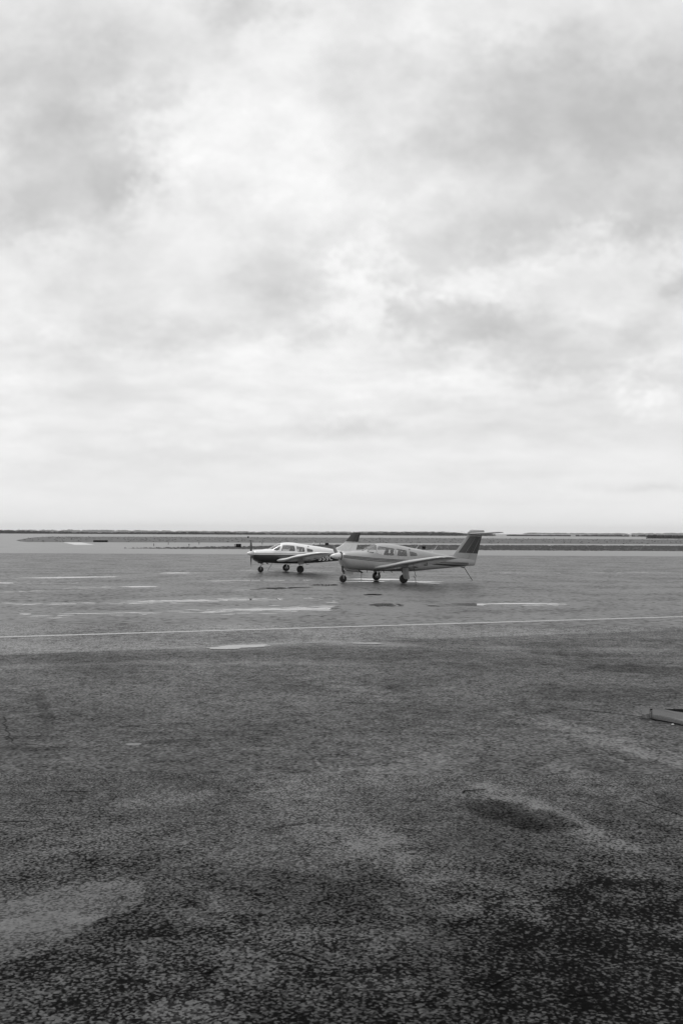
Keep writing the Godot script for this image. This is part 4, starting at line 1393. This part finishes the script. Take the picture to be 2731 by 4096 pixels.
	for k in 900:
		var z := -rng.randf_range(5000, 5500)
		var x := rng.randf_range(-0.42, 0.42) * -z
		var px := CX + F * x / -z
		if px > 1950 and px < 2100: continue
		var hgt := rng.randf_range(8.0, 13.5) * (0.85 + 0.15 * sin(x * 0.004))
		xf.append(Transform3D(Basis(Vector3.UP, rng.randf() * TAU).scaled(Vector3(rng.randf_range(25, 50), hgt, rng.randf_range(25, 45))), Vector3(x, -0.5, z)))
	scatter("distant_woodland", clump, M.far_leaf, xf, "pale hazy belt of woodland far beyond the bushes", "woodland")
	# white sheds far away
	for e in [[77, 2135.5, 2.6, 4.9, "tiny white shed showing over bushes beyond the grass tip"], [2291, 2148.5, 4.0, 1.3, "tiny low white shed in front of the thin bushes"], [2520, 2147.5, 1.6, 2.4, "tiny upright white shed beside the gap in the bushes"]]:
		var p := gp(e[0], e[1])
		var k := (1130.0 if e[3] > 4.0 else 1040.0) / -p.z
		p = Vector3(p.x * k, -0.012, p.z * k)
		var o := thing("shed", p, 0.1, e[4], "shed", "white sheds near the horizon")
		var st := tool()
		rbox(st, Vector3(0, e[3] * 0.4, 0), Vector3(e[2], e[3] * 0.8, e[2] * 0.6), 0.05)
		put(st, "wall", M.bright_mark, o)
		st = tool()
		loft(st, [PackedVector3Array([Vector3(-e[2] * 0.52, e[3] * 0.8, -e[2] * 0.34), Vector3(-e[2] * 0.52, e[3], 0), Vector3(-e[2] * 0.52, e[3] * 0.8, e[2] * 0.34)]), PackedVector3Array([Vector3(e[2] * 0.52, e[3] * 0.8, -e[2] * 0.34), Vector3(e[2] * 0.52, e[3], 0), Vector3(e[2] * 0.52, e[3] * 0.8, e[2] * 0.34)])])
		put(st, "roof", M.white_paint, o)

	# ------------------------------------------------ aircraft
	print("setting ", Time.get_ticks_msec())
	striped_aircraft(Vector3(2.2655, 0.004, -49.193), PI + deg_to_rad(22.5))
	dark_bellied_aircraft(Vector3(-2.7696, 0.004, -60.575), PI + deg_to_rad(20.0))
	print("aircraft ", Time.get_ticks_msec())

	# ------------------------------------------------ ropes
	var A := Transform3D(Basis(Vector3.UP, PI + deg_to_rad(22.5)), Vector3(2.2655, 0.004, -49.193))
	var B := Transform3D(Basis(Vector3.UP, PI + deg_to_rad(20.0)), Vector3(-2.7696, 0.004, -60.575))
	var t0 := A * Vector3(-3.96, 0.64, 0)
	var g0 := Vector3(6.38, 0.0, -51.14)
	rope([t0, t0.lerp(g0, 0.5) + Vector3(0, -0.02, 0), g0], 0.016, "dark rope tying the T-tailed aircraft's tail to the ground")
	var t1 := A * Vector3(0.2, 0.80, -2.9)
	var g1 := t1 + Vector3(0.1, -t1.y, 0.05)
	rope([t1, t1.lerp(g1, 0.45) + Vector3(0.03, 0, 0), t1.lerp(g1, 0.55) + Vector3(0.07, 0.02, 0), t1.lerp(g1, 0.6) + Vector3(-0.03, 0, 0.02), t1.lerp(g1, 0.52) + Vector3(-0.05, 0, 0), t1.lerp(g1, 0.62) + Vector3(0.02, 0, 0), g1], 0.011, "knotted rope hanging from the T-tailed aircraft's wing beside its gear door")
	var t2 := A * Vector3(0.2, 0.80, 2.9)
	var g2 := Vector3(t2.x + 0.02, 0, t2.z)
	rope([t2, t2.lerp(g2, 0.5) + Vector3(0.015, 0, 0), g2], 0.011, "thin straight rope behind the T-tailed aircraft's nose wheel")
	var t3 := B * Vector3(0.25, 0.80, 2.9)
	var g3 := Vector3(t3.x - 0.4, 0, t3.z + 0.2)
	rope([t3, t3.lerp(g3, 0.5) + Vector3(0, -0.06, 0), g3], 0.011, "slack rope under the dark-bellied aircraft's farther wing")

	# ------------------------------------------------ signs and lights by the taxiway
	sign_box(gp(403, 2168.6) + Vector3(0, -0.002, 0), 0.05, 3.1, 0.40, 0.02, 4, "long low black sign of several panels at the grass edge")
	sign_box(gp(954, 2192.4), 0.0, 0.78, 0.52, 0.10, 1, "square black sign on short legs left of a propeller")
	sign_box(gp(1307, 2183.3), 0.5, 0.62, 0.46, 0.05, 1, "small turned black sign above the dark-bellied aircraft's tail")
	sign_box(gp(1694, 2198.6), 0.6, 0.48, 0.40, 0.08, 1, "small turned black sign seen between two whip antennas")
	sign_box(gp(993, 2151.5) + Vector3(0, -0.002, 0), 0.4, 0.7, 0.62, 0.02, 1, "small dark marker box at the far grass edge above a propeller tip")
	var proto: Node3D = null
	for e in [[757, 2185.0], [797, 2177.2], [1049, 2177.6], [1279, 2178.4], [616, 2183.6], [674, 2178.2], [308, 2141.4], [939, 2186.2], [1900, 2181.0]]:
		var p := gp(e[0], e[1])
		p.y = -0.012
		var label := "small dark taxiway edge light on a stem beside the taxiway"
		if proto == null:
			proto = thing("edge_light", p, 0.0, label, "light", "taxiway edge lights")
			rod(proto, "stem", M.metal_dark, [Vector3.ZERO, Vector3(0, 0.26, 0)], [0.04], 8)
			var st := tool()
			lathe(st, Vector3.ZERO, Vector3.UP, [Vector2(0, 0.12), Vector2(0.03, 0.12), Vector2(0.04, 0.04)], 12)
			put(st, "base_plate", M.metal_dark, proto)
			st = tool()
			lathe(st, Vector3(0, 0.24, 0), Vector3.UP, [Vector2(0, 0.05), Vector2(0.02, 0.075), Vector2(0.11, 0.065), Vector2(0.15, 0.03)], 12)
			put(st, "lens", M.black, proto)
		else:
			var c: Node3D = proto.duplicate()
			c.name = numbered("edge_light")
			add_child(c)
			c.position = p

	# ------------------------------------------------ broken drain at the right of the foreground
	var o := thing("broken_pothole", Vector3(4.0, 0, -13.23), 0.0, "heaved broken asphalt edge with a dark open pit behind it", "pothole")
	var st := tool()
	for w in [[Vector3(0.70, -0.30, -0.07), Vector3(1.38, 0.594, 0.02)], [Vector3(0.70, -0.30, -0.56), Vector3(1.38, 0.594, 0.02)], [Vector3(0.01, -0.30, -0.315), Vector3(0.02, 0.594, 0.47)], [Vector3(1.39, -0.30, -0.315), Vector3(0.02, 0.594, 0.47)], [Vector3(0.70, -0.59, -0.315), Vector3(1.38, 0.02, 0.5)]]:
		rbox(st, w[0], w[1], 0.002)
	put(st, "pit", M.soil, o)
	var noise := FastNoiseLite.new()
	noise.seed = 9
	noise.frequency = 4.0
	# the heaved edge of the asphalt in front of the pit, broken into slabs
	for piece in [[[2566, 2834], [2598, 2833], [2597, 2858], [2584, 2859], [2564, 2855]], [[2604, 2834], [2640, 2836], [2690, 2843], [2760, 2852], [2900, 2870], [2900, 2900], [2760, 2884], [2700, 2876], [2650, 2866], [2604, 2859]]]:
		var top := PackedVector3Array()
		var foot := PackedVector3Array()
		var rim := PackedVector3Array()
		var mid := Vector3.ZERO
		for q in piece: mid += gp(q[0], q[1], 0.045) / piece.size()
		for q in piece:
			var p := gp(q[0], q[1], 0.045)
			p.y += 0.02 * noise.get_noise_2d(p.x * 3.0, p.z * 3.0)
			rim.append(p + Vector3(0, -0.02, 0) - o.position)
			top.append(p.lerp(mid, 0.06) - o.position + Vector3(0, 0.0, -0.012))
			foot.append(Vector3(p.x + (p.x - mid.x) * 0.02, -0.03, p.z + 0.05 * signf(p.z - mid.z)) - o.position)
		st = tool()
		loft(st, [foot, rim, top])
		put(st, "asphalt_slab", M.slab, o)
	for e in [[0.30, 0.045, 0.22, 0.013, "small pale pebble resting on the broken asphalt edge by the open pit"], [-0.02, 0.0, 0.66, 0.010, "small pale pebble on the asphalt below the broken edge"]]:
		st = tool()
		var c := Vector3(4.0 + e[0], e[1] + e[3] * 0.5, -13.3 + e[2])
		var rings := []
		for k in 7:
			var a := -PI / 2 + PI * k / 6.0
			rings.append(ring(c + Vector3(0, sin(a) * e[3] * 0.6, 0), Vector3(cos(a) * e[3] * 1.7 + 0.001, 0, 0), Vector3(0, 0, -cos(a) * e[3] - 0.001), 10))
		loft(st, rings)
		tag(put(st, "pebble", M.white_paint, self), e[4], "pebble")
	print("done ", Time.get_ticks_msec())
